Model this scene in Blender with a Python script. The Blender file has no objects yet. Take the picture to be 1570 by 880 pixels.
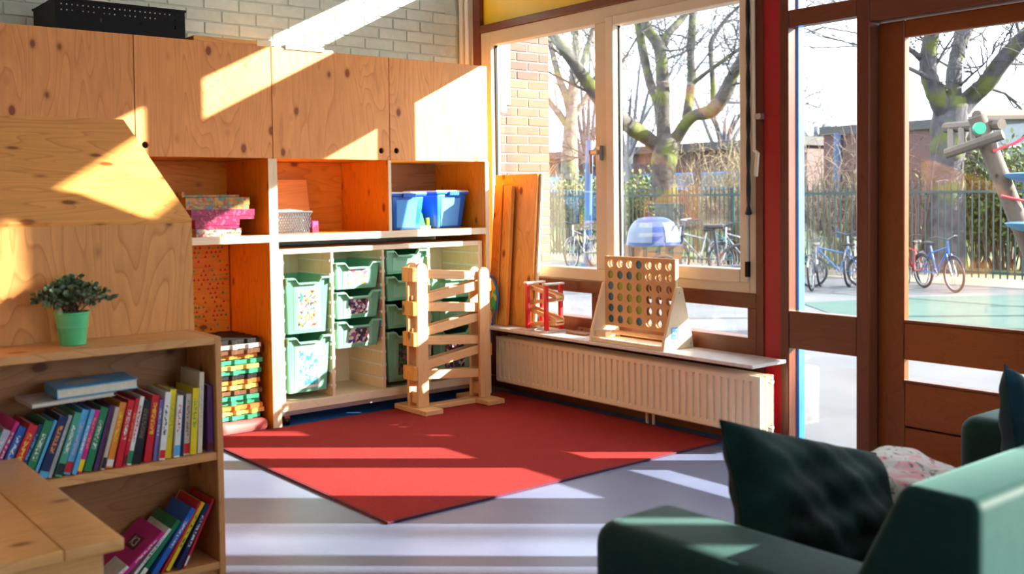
import bpy, bmesh, math, random
from mathutils import Vector, Matrix, Euler
from mathutils.geometry import tessellate_polygon
R = math.radians
random.seed(7)
SC = bpy.context.scene
COL = SC.collection

# ------------------------------------------------------------------ camera
CAM = Vector((-4.113, -5.348, 1.30))
YAW, PITCH, ROLL, FPX, CYPX = 0.678, -0.037, -0.012, 1570.703, 361.527
fw = Vector((math.sin(YAW)*math.cos(PITCH), math.cos(YAW)*math.cos(PITCH), math.sin(PITCH)))
rt0 = Vector((math.cos(YAW), -math.sin(YAW), 0)); up0 = rt0.cross(fw)
rt = math.cos(ROLL)*rt0 + math.sin(ROLL)*up0
up = -math.sin(ROLL)*rt0 + math.cos(ROLL)*up0
cd = bpy.data.cameras.new('camera'); cam = bpy.data.objects.new('camera', cd); COL.objects.link(cam)
cam.matrix_world = Matrix(((rt.x, up.x, -fw.x, CAM.x), (rt.y, up.y, -fw.y, CAM.y), (rt.z, up.z, -fw.z, CAM.z), (0, 0, 0, 1)))
cd.sensor_fit = 'HORIZONTAL'; cd.sensor_width = 36; cd.lens = 36*FPX/1570
cd.shift_y = -(440-CYPX)/1570
cd.clip_start = 0.05; cd.clip_end = 400
cd.dof.use_dof = True; cd.dof.focus_distance = 6.0; cd.dof.aperture_fstop = 3.5
SC.camera = cam

# ------------------------------------------------------------------ light
SC.view_settings.view_transform = 'Standard'; SC.view_settings.look = 'None'
SC.view_settings.gamma = 1.0; SC.view_settings.use_curve_mapping = False
SC.view_settings.exposure = 1.95
wd = bpy.data.worlds.new('sky'); SC.world = wd; wd.use_nodes = True
bg = wd.node_tree.nodes['Background']
bg.inputs[0].default_value = (0.88, 0.94, 1.0, 1); bg.inputs[1].default_value = 1.65
sd = Vector((-1, 0.88, -0.52)).normalized()
sl = bpy.data.lights.new('sun', 'SUN'); sl.energy = 8.8; sl.angle = R(0.55); sl.color = (1.0, 0.90, 0.76)
sun = bpy.data.objects.new('sun', sl); COL.objects.link(sun)
sun.rotation_euler = sd.to_track_quat('-Z', 'Y').to_euler(); sun.location = (12, -12, 9)

def at(px, py, d):
    """point of the place at distance d along the view direction"""
    return CAM + (fw + rt*(px-785)/FPX + up*(CYPX-py)/FPX)*d

# ------------------------------------------------------------------ materials
MATS = {}
def nodes_of(name):
    m = bpy.data.materials.new(name); m.use_nodes = True
    nt = m.node_tree; b = nt.nodes['Principled BSDF']
    MATS[name] = m
    return m, nt, b
def N(nt, t, **kw):
    n = nt.nodes.new(t)
    for k, v in kw.items():
        if hasattr(n, k): setattr(n, k, v)
    return n
def ramp(nt, fac, stops):
    r = nt.nodes.new('ShaderNodeValToRGB'); e = r.color_ramp.elements
    while len(e) < len(stops): e.new(0.5)
    for i, (p, c) in enumerate(stops):
        e[i].position = p; e[i].color = (*c, 1) if len(c) == 3 else c
    nt.links.new(fac, r.inputs[0]); return r.outputs[0]
def coords(nt, scale=(1, 1, 1), rnd=7.0):
    tc = N(nt, 'ShaderNodeTexCoord'); oi = N(nt, 'ShaderNodeObjectInfo')
    mu = N(nt, 'ShaderNodeMath', operation='MULTIPLY'); mu.inputs[1].default_value = rnd
    nt.links.new(oi.outputs['Random'], mu.inputs[0])
    ad = N(nt, 'ShaderNodeVectorMath', operation='ADD')
    nt.links.new(tc.outputs['Object'], ad.inputs[0]); nt.links.new(mu.outputs[0], ad.inputs[1])
    mp = N(nt, 'ShaderNodeMapping'); mp.inputs['Scale'].default_value = scale
    nt.links.new(ad.outputs[0], mp.inputs[0]); return mp.outputs[0]
def noise(nt, vec, scale, detail=3, dist=0.0):
    n = N(nt, 'ShaderNodeTexNoise'); n.inputs['Scale'].default_value = scale; n.inputs['Detail'].default_value = detail
    n.inputs['Distortion'].default_value = dist
    nt.links.new(vec, n.inputs['Vector']); return n.outputs['Fac']
def mix(nt, fac, a, b, mode='MIX'):
    m = N(nt, 'ShaderNodeMix', data_type='RGBA', blend_type=mode)
    for s, v in ((m.inputs[0], fac), (m.inputs[6], a), (m.inputs[7], b)):
        if hasattr(v, 'is_linked'): nt.links.new(v, s)
        elif isinstance(v, (int, float)): s.default_value = v
        else: s.default_value = (*v, 1)
    return m.outputs[2]
def bump(nt, b, h, st=0.2, dist=0.01):
    bp = N(nt, 'ShaderNodeBump'); bp.inputs['Strength'].default_value = st; bp.inputs['Distance'].default_value = dist
    nt.links.new(h, bp.inputs['Height']); nt.links.new(bp.outputs[0], b.inputs['Normal'])
def plain(name, c, rough=0.5, var=0.12, scale=9, spec=0.4, metal=0.0, bmp=0, coat=0):
    m, nt, b = nodes_of(name)
    v = coords(nt); n = noise(nt, v, scale, 4)
    lo = tuple(x*(1-var) for x in c); hi = tuple(min(1, x*(1+var)) for x in c)
    nt.links.new(ramp(nt, n, [(0.3, lo), (0.7, hi)]), b.inputs['Base Color'])
    b.inputs['Roughness'].default_value = rough; b.inputs['Metallic'].default_value = metal
    b.inputs['Specular IOR Level'].default_value = spec
    if coat: b.inputs['Coat Weight'].default_value = coat
    if bmp: bump(nt, b, n, bmp)
    return m
def wood(name, c, axis='z', rough=0.5, knots=True, contrast=1.0, dark=None, sc=1.0):
    m, nt, b = nodes_of(name)
    d = dark or (c[0]*0.62, c[1]*0.45, c[2]*0.32)
    s = {'x': (0.16, 1, 1), 'y': (1, 0.16, 1), 'z': (1, 1, 0.16)}[axis]
    v = coords(nt, tuple(k*sc for k in s))
    n1 = noise(nt, v, 3.6, 2, 0.3)
    mm = N(nt, 'ShaderNodeMath', operation='MULTIPLY'); mm.inputs[1].default_value = 26; nt.links.new(n1, mm.inputs[0])
    fr = N(nt, 'ShaderNodeMath', operation='FRACT'); nt.links.new(mm.outputs[0], fr.inputs[0])
    rings = ramp(nt, fr.outputs[0], [(0.0, (0, 0, 0)), (0.80, (0.35, 0.35, 0.35)), (0.93, (1, 1, 1)), (1.0, (0, 0, 0))])
    n2 = noise(nt, v, 42, 3)
    n3 = noise(nt, v, 1.4, 2)
    base = ramp(nt, n3, [(0.3, tuple(x*0.88 for x in c)), (0.7, tuple(min(1, x*1.1) for x in c))])
    rb = N(nt, 'ShaderNodeMath', operation='MULTIPLY'); rb.inputs[1].default_value = 0.55*contrast
    rgb = N(nt, 'ShaderNodeRGBToBW'); nt.links.new(rings, rgb.inputs[0]); nt.links.new(rgb.outputs[0], rb.inputs[0])
    col = mix(nt, rb.outputs[0], base, d)
    st = ramp(nt, n2, [(0.35, (0.86, 0.84, 0.8)), (0.6, (1, 1, 1))])
    col = mix(nt, 0.6*contrast, col, st, 'MULTIPLY')
    if knots:
        vk = coords(nt, {'x': (0.6, 1, 1), 'y': (1, 0.6, 1), 'z': (1, 1, 0.6)}[axis])
        vo = N(nt, 'ShaderNodeTexVoronoi'); vo.inputs['Scale'].default_value = 8.5; nt.links.new(vk, vo.inputs['Vector'])
        kn = ramp(nt, vo.outputs['Distance'], [(0.10, (1, 1, 1)), (0.15, (0.25, 0.25, 0.25)), (0.22, (0, 0, 0))])
        kb = N(nt, 'ShaderNodeRGBToBW'); nt.links.new(kn, kb.inputs[0])
        col = mix(nt, kb.outputs[0], col, (c[0]*0.30, c[1]*0.18, c[2]*0.12))
    nt.links.new(col, b.inputs['Base Color']); b.inputs['Roughness'].default_value = rough
    b.inputs['Specular IOR Level'].default_value = 0.35
    bump(nt, b, n2, 0.05, 0.004)
    return m
def print_mat(name, cols, scale, bgc=None, thr=0.5, rough=0.35):
    """flat printed picture: patches of several colours"""
    m, nt, b = nodes_of(name)
    v = coords(nt)
    vo = N(nt, 'ShaderNodeTexVoronoi'); vo.inputs['Scale'].default_value = scale; nt.links.new(v, vo.inputs['Vector'])
    sp = N(nt, 'ShaderNodeSeparateColor'); nt.links.new(vo.outputs['Color'], sp.inputs[0])
    r = nt.nodes.new('ShaderNodeValToRGB'); r.color_ramp.interpolation = 'CONSTANT'; e = r.color_ramp.elements
    while len(e) < len(cols): e.new(0.5)
    for i, c in enumerate(cols): e[i].position = i/len(cols); e[i].color = (*c, 1)
    nt.links.new(sp.outputs[0], r.inputs[0]); col = r.outputs[0]
    if bgc:
        f = ramp(nt, noise(nt, v, scale*0.6, 2), [(thr-0.02, (0, 0, 0)), (thr+0.02, (1, 1, 1))])
        bw = N(nt, 'ShaderNodeRGBToBW'); nt.links.new(f, bw.inputs[0])
        col = mix(nt, bw.outputs[0], bgc, col)
    nt.links.new(col, b.inputs['Base Color']); b.inputs['Roughness'].default_value = rough
    return m
def glass_mat(name, tint=(1, 1, 1), refl=1.0):
    m, nt, b = nodes_of(name); nt.nodes.remove(b)
    out = nt.nodes['Material Output']
    t = N(nt, 'ShaderNodeBsdfTransparent'); t.inputs[0].default_value = (*tint, 1)
    g = N(nt, 'ShaderNodeBsdfGlossy'); g.inputs['Roughness'].default_value = 0.0
    # Schlick reflectance, the same for both faces of the thin pane
    ge = N(nt, 'ShaderNodeNewGeometry'); dt = N(nt, 'ShaderNodeVectorMath', operation='DOT_PRODUCT')
    nt.links.new(ge.outputs['Normal'], dt.inputs[0]); nt.links.new(ge.outputs['Incoming'], dt.inputs[1])
    ab = N(nt, 'ShaderNodeMath', operation='ABSOLUTE'); nt.links.new(dt.outputs['Value'], ab.inputs[0])
    om = N(nt, 'ShaderNodeMath', operation='SUBTRACT'); om.inputs[0].default_value = 1.0; nt.links.new(ab.outputs[0], om.inputs[1])
    pw = N(nt, 'ShaderNodeMath', operation='POWER'); pw.inputs[1].default_value = 5.0; nt.links.new(om.outputs[0], pw.inputs[0])
    mu = N(nt, 'ShaderNodeMath', operation='MULTIPLY_ADD'); mu.inputs[1].default_value = 0.96*refl; mu.inputs[2].default_value = 0.04*refl
    nt.links.new(pw.outputs[0], mu.inputs[0])
    mx = N(nt, 'ShaderNodeMixShader'); nt.links.new(mu.outputs[0], mx.inputs[0])
    nt.links.new(t.outputs[0], mx.inputs[1]); nt.links.new(g.outputs[0], mx.inputs[2]); nt.links.new(mx.outputs[0], out.inputs[0])
    return m

PLY = (0.82, 0.355, 0.108)
wood('plywood', PLY, 'z', 0.5)
wood('plywood_flat', (0.92, 0.43, 0.12), 'x', 0.5)
wood('plywood_hood', (0.78, 0.345, 0.10), 'z', 0.5, contrast=1.2)
wood('pine_lacquer', (0.90, 0.34, 0.018), 'z', 0.42)
wood('pine_lacquer_flat', (0.90, 0.34, 0.018), 'x', 0.42)
wood('pine_shelf', (0.72, 0.37, 0.14), 'x', 0.45)
wood('pine_side', (0.68, 0.33, 0.12), 'z', 0.45)
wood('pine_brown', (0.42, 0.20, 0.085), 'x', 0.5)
wood('beech', (0.80, 0.47, 0.22), 'z', 0.45, knots=False, contrast=0.5)
wood('beech_x', (0.80, 0.47, 0.22), 'x', 0.45, knots=False, contrast=0.5)
wood('beech_y', (0.80, 0.47, 0.22), 'y', 0.45, knots=False, contrast=0.5)
wood('birch', (0.82, 0.66, 0.44), 'z', 0.5, knots=False, contrast=0.35)
wood('birch_edge', (0.86, 0.72, 0.52), 'x', 0.5, knots=False, contrast=0.3)
wood('hardwood', (0.15, 0.040, 0.018), 'z', 0.32, knots=False, contrast=0.8)
wood('hardwood_y', (0.17, 0.050, 0.020), 'y', 0.32, knots=False, contrast=0.8)
wood('door_wood', (0.27, 0.062, 0.006), 'y', 0.30, knots=False, contrast=0.8)
wood('door_wood_z', (0.22, 0.05, 0.006), 'z', 0.30, knots=False, contrast=0.8)
wood('board_orange', (0.78, 0.36, 0.08), 'z', 0.45)
wood('table_wood', (0.70, 0.37, 0.13), 'x', 0.35, contrast=0.7)
wood('game_board', (0.62, 0.36, 0.17), 'z', 0.5, knots=False, contrast=0.3)
wood('cargo_slat', (0.10, 0.045, 0.02), 'z', 0.6, knots=False)
wood('weathered_wood', (0.085, 0.07, 0.06), 'z', 0.8, contrast=0.8)
plain('white_paint', (0.74, 0.70, 0.62), 0.55, 0.05, 14, bmp=0.05)
plain('ceiling_paint', (0.78, 0.76, 0.72), 0.8, 0.04)
plain('mortar_paint', (0.58, 0.66, 0.59), 0.8, 0.08, 20)
plain('room_paint', (0.72, 0.66, 0.56), 0.8, 0.05)
plain('pipe_white', (0.80, 0.77, 0.70), 0.4, 0.03)
plain('beige_frame', (0.58, 0.50, 0.36), 0.42, 0.04)
plain('beige_sash', (0.66, 0.58, 0.44), 0.40, 0.04)
plain('red_paint', (0.36, 0.004, 0.008), 0.38, 0.06)
plain('yellow_paint', (0.88, 0.56, 0.005), 0.35, 0.04)
plain('blue_paint', (0.03, 0.25, 0.80), 0.4, 0.06)
plain('painted_shade', (0.012, 0.010, 0.010), 0.8, 0.1)  # near-black that puts shade into openings as colour
plain('radiator_enamel', (0.88, 0.78, 0.60), 0.35, 0.03)
plain('metal_grey', (0.42, 0.42, 0.43), 0.35, 0.08, metal=0.8)
plain('chrome', (0.7, 0.7, 0.7), 0.2, 0.05, metal=1.0)
plain('black_plastic', (0.005, 0.005, 0.006), 0.5, 0.2, spec=0.15)
plain('black_cord', (0.012, 0.013, 0.022), 0.6, 0.3, 60)
plain('grey_plastic', (0.15, 0.165, 0.19), 0.45, 0.06)
plain('white_plastic', (0.82, 0.82, 0.80), 0.4, 0.04)
plain('tray_green', (0.17, 0.47, 0.31), 0.32, 0.05)
plain('tray_rim', (0.24, 0.54, 0.39), 0.30, 0.04)
plain('bin_blue', (0.015, 0.14, 0.66), 0.28, 0.06)
plain('bin_blue_light', (0.10, 0.36, 0.85), 0.28, 0.05)
plain('lid_clear', (0.66, 0.72, 0.80), 0.2, 0.05)
plain('pot_green', (0.10, 0.55, 0.24), 0.28, 0.06, spec=0.5)
plain('soil', (0.03, 0.02, 0.012), 0.9, 0.4, 60)
plain('sofa_green', (0.008, 0.038, 0.034), 0.6, 0.08, 30, spec=0.12); M_ = MATS['sofa_green'].node_tree.nodes['Principled BSDF']; M_.inputs['Sheen Weight'].default_value = 0.30; M_.inputs['Sheen Tint'].default_value = (0.45, 0.85, 0.80, 1); M_.inputs['Sheen Roughness'].default_value = 0.35
plain('pebble', (0.4, 0.4, 0.4), 0.7)
plain('sill_stone', (0.66, 0.63, 0.62), 0.35, 0.10, 25)
plain('paper_white', (0.82, 0.82, 0.80), 0.6, 0.04)
plain('page_cream', (0.72, 0.66, 0.54), 0.8, 0.08, 80)
plain('mat_red', (0.60, 0.13, 0.12), 0.6, 0.08)
plain('toy_red', (0.62, 0.015, 0.02), 0.3, 0.06)
plain('disc_green', (0.30, 0.36, 0.02), 0.4, 0.05)
plain('disc_blue', (0.03, 0.16, 0.27), 0.4, 0.05)
plain('sticker_blue', (0.05, 0.45, 0.85), 0.4, 0.03)
plain('fence_green', (0.003, 0.024, 0.026), 0.45, 0.1)
plain('tyre', (0.02, 0.02, 0.022), 0.7, 0.2)
plain('leaf_far', (0.20, 0.26, 0.06), 0.7, 0.4, 3)
plain('tarp_blue', (0.015, 0.035, 0.15), 0.35, 0.25, 6)
plain('tarp_window', (0.085, 0.11, 0.16), 0.25, 0.1, 8)
plain('step_blue', (0.05, 0.15, 0.28), 0.4, 0.06)
plain('knob_green', (0.01, 0.22, 0.14), 0.4, 0.06)
plain('rope_red', (0.45, 0.02, 0.04), 0.7, 0.1)
plain('roof_dark', (0.05, 0.05, 0.055), 0.8)
plain('fascia', (0.20, 0.22, 0.25), 0.7, 0.06)
plain('far_window', (0.10, 0.14, 0.20), 0.15, 0.1)
plain('navy_pole', (0.03, 0.07, 0.16), 0.5, 0.1)
plain('purple_toy', (0.45, 0.05, 0.30), 0.4)
plain('green_toy', (0.05, 0.33, 0.10), 0.4, 0.3)
glass_mat('window_glass', (0.97, 0.99, 1.0), 0.9)

def floor_mat():
    m, nt, b = nodes_of('linoleum')
    v = coords(nt, rnd=0); n1 = noise(nt, v, 2.2, 5, 0.6); n2 = noise(nt, v, 70, 3)
    c = ramp(nt, n1, [(0.3, (0.122, 0.152, 0.255)), (0.7, (0.162, 0.197, 0.31))])
    c = mix(nt, 0.5, c, ramp(nt, n2, [(0.3, (0.86, 0.86, 0.88)), (0.7, (1, 1, 1))]), 'MULTIPLY')
    nt.links.new(c, b.inputs['Base Color']); b.inputs['Roughness'].default_value = 0.38; b.inputs['Specular IOR Level'].default_value = 0.4
floor_mat()
def rug_mat():
    m, nt, b = nodes_of('rug_pile')
    v = coords(nt, rnd=0); n1 = noise(nt, v, 420, 3); n2 = noise(nt, v, 5, 4)
    c = ramp(nt, n1, [(0.3, (0.21, 0.016, 0.016)), (0.7, (0.39, 0.048, 0.044))])
    c = mix(nt, 0.5, c, ramp(nt, n2, [(0.3, (0.85, 0.85, 0.85)), (0.7, (1, 1, 1))]), 'MULTIPLY')
    nt.links.new(c, b.inputs['Base Color']); b.inputs['Roughness'].default_value = 0.95; b.inputs['Specular IOR Level'].default_value = 0.05
    bump(nt, b, n1, 0.5, 0.004)
rug_mat()
plain('rug_edge', (0.10, 0.012, 0.03), 0.9)
plain('blue_lino', (0.035, 0.16, 0.42), 0.4, 0.06)
def velvet():
    m, nt, b = nodes_of('velvet_green')
    v = coords(nt, rnd=0); n = noise(nt, v, 9, 4, 0.5)
    nt.links.new(ramp(nt, n, [(0.3, (0.002, 0.010, 0.009)), (0.7, (0.008, 0.032, 0.027))]), b.inputs['Base Color'])
    b.inputs['Roughness'].default_value = 0.7; b.inputs['Specular IOR Level'].default_value = 0.08; b.inputs['Sheen Weight'].default_value = 0.015; b.inputs['Sheen Tint'].default_value = (0.3, 0.8, 0.7, 1)
velvet()
def velvet2():
    m, nt, b = nodes_of('velvet_teal')
    v = coords(nt, rnd=0); n = noise(nt, v, 14, 4, 0.5)
    nt.links.new(ramp(nt, n, [(0.3, (0.003, 0.018, 0.028)), (0.7, (0.008, 0.045, 0.065))]), b.inputs['Base Color'])
    b.inputs['Roughness'].default_value = 0.7; b.inputs['Specular IOR Level'].default_value = 0.08; b.inputs['Sheen Weight'].default_value = 0.04
velvet2()
def floral():
    m, nt, b = nodes_of('floral_fabric')
    v = coords(nt, rnd=0); n = noise(nt, v, 9, 3, 1.5); n2 = noise(nt, v, 16, 3, 2.0)
    c = ramp(nt, n, [(0.38, (0.78, 0.36, 0.40)), (0.48, (0.66, 0.66, 0.62)), (0.62, (0.60, 0.62, 0.58))])
    f = ramp(nt, n2, [(0.56, (1, 1, 1)), (0.62, (0.12, 0.14, 0.13))])
    c = mix(nt, 0.8, c, f, 'MULTIPLY')
    nt.links.new(c, b.inputs['Base Color']); b.inputs['Roughness'].default_value = 0.8
floral()
def bark(name, c, moss):
    m, nt, b = nodes_of(name)
    v = coords(nt, rnd=0); n = noise(nt, v, 6, 5, 0.6); n2 = noise(nt, v, 1.6, 3)
    col = ramp(nt, n, [(0.3, tuple(x*0.45 for x in c)), (0.7, tuple(min(1, x*1.5) for x in c))])
    f = ramp(nt, n2, [(0.50, (0, 0, 0)), (0.60, (1, 1, 1))]); bw = N(nt, 'ShaderNodeRGBToBW'); nt.links.new(f, bw.inputs[0])
    mu = N(nt, 'ShaderNodeMath', operation='MULTIPLY'); mu.inputs[1].default_value = 0.75; nt.links.new(bw.outputs[0], mu.inputs[0])
    col = mix(nt, mu.outputs[0], col, moss)
    nt.links.new(col, b.inputs['Base Color']); b.inputs['Roughness'].default_value = 0.9; bump(nt, b, n, 0.5, 0.05)
bark('bark_mossy', (0.05, 0.045, 0.04), (0.08, 0.10, 0.008))
bark('bark_pale', (0.12, 0.105, 0.095), (0.16, 0.15, 0.06))
bark('bark_dark', (0.045, 0.042, 0.05), (0.08, 0.10, 0.008))
plain('twig', (0.05, 0.048, 0.052), 0.9)
plain('twig_tan', (0.20, 0.16, 0.10), 0.9, 0.3)
plain('twig_brown', (0.11, 0.07, 0.055), 0.9, 0.3)
plain('shrub_leaf', (0.08, 0.12, 0.025), 0.7, 0.5, 4)
def ground_mat(name, a, b_, sc, rough=0.85):
    m, nt, b = nodes_of(name)
    v = coords(nt, rnd=0); n = noise(nt, v, sc, 6, 0.3)
    nt.links.new(ramp(nt, n, [(0.3, a), (0.7, b_)]), b.inputs['Base Color']); b.inputs['Roughness'].default_value = rough
ground_mat('paving', (0.044, 0.050, 0.060), (0.078, 0.082, 0.090), 1.2)
ground_mat('play_green', (0.010, 0.045, 0.038), (0.018, 0.062, 0.052), 2.0)
ground_mat('lawn', (0.05, 0.085, 0.016), (0.11, 0.15, 0.035), 1.0)
ground_mat('soil_far', (0.10, 0.08, 0.06), (0.2, 0.16, 0.12), 1.0)
def brick_mats():
    for nm, a, b_ in (('brick_red', (0.090, 0.031, 0.019), (0.13, 0.054, 0.034)), ('brick_painted', (0.59, 0.68, 0.61), (0.67, 0.76, 0.69)), ('brick_far', (0.075, 0.036, 0.038), (0.11, 0.055, 0.055))):
        m, nt, b = nodes_of(nm); oi = N(nt, 'ShaderNodeObjectInfo')
        c = ramp(nt, oi.outputs['Random'], [(0.0, a), (1.0, b_)])
        n = noise(nt, coords(nt), 22, 5)
        c = mix(nt, 0.6, c, ramp(nt, n, [(0.3, (0.8, 0.8, 0.8)), (0.7, (1.0, 1.0, 1.0))]), 'MULTIPLY')
        nt.links.new(c, b.inputs['Base Color']); b.inputs['Roughness'].default_value = 0.75; bump(nt, b, n, 0.25, 0.006)
brick_mats()
plain('mortar', (0.16, 0.14, 0.13), 0.9, 0.1, 30)
BRIGHT = [(0.9, 0.85, 0.8), (0.7, 0.05, 0.05), (0.85, 0.5, 0.03), (0.05, 0.2, 0.6), (0.85, 0.75, 0.1), (0.9, 0.9, 0.9), (0.05, 0.4, 0.15), (0.1, 0.05, 0.05)]
print_mat('print_beads', BRIGHT, 85, (0.85, 0.85, 0.85), 0.47)
print_mat('print_bricks', [(0.03, 0.4, 0.5), (0.8, 0.85, 0.9), (0.1, 0.6, 0.6), (0.8, 0.6, 0.2), (0.05, 0.2, 0.5)], 55, (0.2, 0.62, 0.70), 0.45)
print_mat('print_dark', [(0.04, 0.03, 0.04), (0.6, 0.2, 0.2), (0.05, 0.05, 0.2), (0.7, 0.7, 0.65), (0.3, 0.1, 0.2), (0.02, 0.02, 0.02)], 60)
print_mat('print_pens', [(0.9, 0.9, 0.9), (0.9, 0.88, 0.9), (0.8, 0.1, 0.2), (0.2, 0.4, 0.8), (0.9, 0.9, 0.9), (0.7, 0.6, 0.1)], 45)
print_mat('print_plant', [(0.02, 0.10, 0.05), (0.04, 0.25, 0.06), (0.02, 0.06, 0.04), (0.35, 0.05, 0.3), (0.05, 0.15, 0.1)], 50)
print_mat('print_game', [(0.42, 0.13, 0.015), (0.48, 0.25, 0.02), (0.06, 0.18, 0.24), (0.38, 0.05, 0.015), (0.12, 0.22, 0.04), (0.45, 0.20, 0.05)], 70)
print_mat('print_pink', [(0.24, 0.004, 0.06), (0.27, 0.006, 0.075), (0.24, 0.004, 0.06), (0.38, 0.06, 0.13), (0.20, 0.003, 0.045)], 75)
print_mat('print_hearts', [(0.42, 0.32, 0.26), (0.38, 0.26, 0.21), (0.34, 0.06, 0.05), (0.14, 0.18, 0.16), (0.44, 0.35, 0.29)], 55)
print_mat('print_rainbow', [(0.05, 0.35, 0.08), (0.10, 0.5, 0.1), (0.85, 0.35, 0.02), (0.75, 0.05, 0.02), (0.03, 0.2, 0.08), (0.5, 0.6, 0.1)], 22)
M = MATS

# ------------------------------------------------------------------ mesh builder
class MB:
    def __init__(s): s.v = []; s.f = []
    def add(s, vs, fs):
        o = len(s.v); s.v += [Vector(p) for p in vs]; s.f += [tuple(i+o for i in f) for f in fs]; return s
    def hexa(s, p):
        return s.add(p, [(0, 3, 2, 1), (4, 5, 6, 7), (0, 1, 5, 4), (1, 2, 6, 5), (2, 3, 7, 6), (3, 0, 4, 7)])
    def box(s, x0, x1, y0, y1, z0, z1):
        return s.hexa([(x0, y0, z0), (x1, y0, z0), (x1, y1, z0), (x0, y1, z0), (x0, y0, z1), (x1, y0, z1), (x1, y1, z1), (x0, y1, z1)])
    def xf(s, m, start=0):
        for i in range(start, len(s.v)): s.v[i] = m @ s.v[i]
        return s
    def tube(s, pts, r, n=8, cap=True):
        pts = [Vector(p) for p in pts]; k = len(pts)
        rs = r if isinstance(r, (list, tuple)) else [r]*k
        o = len(s.v); prev = None
        for i, p in enumerate(pts):
            t = (pts[min(i+1, k-1)]-pts[max(i-1, 0)]).normalized()
            if prev is None:
                a = t.cross(Vector((0, 0, 1)) if abs(t.z) < 0.9 else Vector((1, 0, 0))).normalized()
            else:
                a = (prev - t*prev.dot(t)).normalized()
            prev = a; b = t.cross(a)
            for j in range(n):
                an = 2*math.pi*j/n; s.v.append(p+(a*math.cos(an)+b*math.sin(an))*rs[i])
        for i in range(k-1):
            for j in range(n):
                s.f.append((o+i*n+j, o+i*n+(j+1) % n, o+(i+1)*n+(j+1) % n, o+(i+1)*n+j))
        if cap:
            s.f.append(tuple(o+j for j in range(n))[::-1]); s.f.append(tuple(o+(k-1)*n+j for j in range(n)))
        return s
    def lathe(s, prof, c=(0, 0, 0), n=24):
        o = len(s.v); c = Vector(c)
        for r_, z in prof:
            for j in range(n):
                an = 2*math.pi*j/n; s.v.append(c+Vector((r_*math.cos(an), r_*math.sin(an), z)))
        for i in range(len(prof)-1):
            for j in range(n):
                s.f.append((o+i*n+j, o+i*n+(j+1) % n, o+(i+1)*n+(j+1) % n, o+(i+1)*n+j))
        s.f.append(tuple(o+j for j in range(n))[::-1]); s.f.append(tuple(o+(len(prof)-1)*n+j for j in range(n)))
        return s
    def plate(s, outline, holes, plane, d0, d1):
        """flat plate with real holes; plane xz / yz / xy, d0..d1 its thickness"""
        loops = [outline]+list(holes)
        pts = [p for l in loops for p in l]
        tris = tessellate_polygon([[Vector((p[0], p[1], 0)) for p in l] for l in loops])
        def P3(p, d): return {'xz': (p[0], d, p[1]), 'yz': (d, p[0], p[1]), 'xy': (p[0], p[1], d)}[plane]
        o = len(s.v); n = len(pts)
        s.v += [Vector(P3(p, d0)) for p in pts]+[Vector(P3(p, d1)) for p in pts]
        for t in tris:
            s.f.append(tuple(o+i for i in t)); s.f.append(tuple(o+n+i for i in reversed(t)))
        q = 0
        for l in loops:
            k = len(l)
            for i in range(k):
                a, b = q+i, q+(i+1) % k; s.f.append((o+a, o+b, o+n+b, o+n+a))
            q += k
        return s
    def torus(s, c, R_, r_, axis, n=24, m=6):
        pts = []
        c = Vector(c); ax = Vector(axis).normalized()
        a = ax.cross(Vector((0, 0, 1)) if abs(ax.z) < 0.9 else Vector((1, 0, 0))).normalized(); b = ax.cross(a)
        o = len(s.v)
        for i in range(n):
            t = 2*math.pi*i/n; d = a*math.cos(t)+b*math.sin(t)
            for j in range(m):
                u = 2*math.pi*j/m; s.v.append(c+d*(R_+r_*math.cos(u))+ax*r_*math.sin(u))
        for i in range(n):
            for j in range(m):
                s.f.append((o+i*m+j, o+((i+1) % n)*m+j, o+((i+1) % n)*m+(j+1) % m, o+i*m+(j+1) % m))
        return s
def circ(cx, cy, r_, n=16): return [(cx+r_*math.cos(2*math.pi*i/n), cy+r_*math.sin(2*math.pi*i/n)) for i in range(n)]
def origin(p):
    v = Vector((0, 0, 0))
    while p is not None: v += p.location; p = p.parent
    return v
def mesh(name, mb, mat, parent=None, loc=None, smooth=0, bev=0, seg=1):
    off = origin(parent) if loc is None else Vector(loc)
    me = bpy.data.meshes.new(name)
    me.from_pydata([v-off for v in mb.v], [], mb.f)
    bm = bmesh.new(); bm.from_mesh(me); bmesh.ops.recalc_face_normals(bm, faces=bm.faces); bm.to_mesh(me); bm.free()
    me.materials.append(M[mat] if isinstance(mat, str) else mat)
    if smooth:
        me.polygons.foreach_set('use_smooth', [True]*len(me.polygons)); me.set_sharp_from_angle(angle=R(smooth))
    o = bpy.data.objects.new(name, me); COL.objects.link(o); o.parent = parent
    if loc is not None: o.location = loc
    if bev:
        b = o.modifiers.new('edge', 'BEVEL'); b.width = bev; b.segments = seg; b.limit_method = 'ANGLE'; b.angle_limit = R(40)
        if seg > 1:
            me.polygons.foreach_set('use_smooth', [True]*len(me.polygons))
    return o
def part(name, mb, mat, parent, **k): return mesh(name, mb, mat, parent, **k)
def tag(o, label=None, cat=None, group=None, kind=None):
    if label: o['label'] = label
    if cat: o['category'] = cat
    if group: o['group'] = group
    if kind: o['kind'] = kind
    return o
def thing(name, label, cat, loc=(0, 0, 0), group=None):
    o = bpy.data.objects.new(name, None); COL.objects.link(o); o.location = loc; o.empty_display_size = 0.05
    return tag(o, label, cat, group)
def struct(name, loc=(0, 0, 0)):
    o = bpy.data.objects.new(name, None); COL.objects.link(o); o.location = loc; o.empty_display_size = 0.05
    return tag(o, kind='structure')
def single(name, mb, mat, label, cat, loc, group=None, **k):
    return tag(mesh(name, mb, mat, None, loc, **k), label, cat, group)
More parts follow.
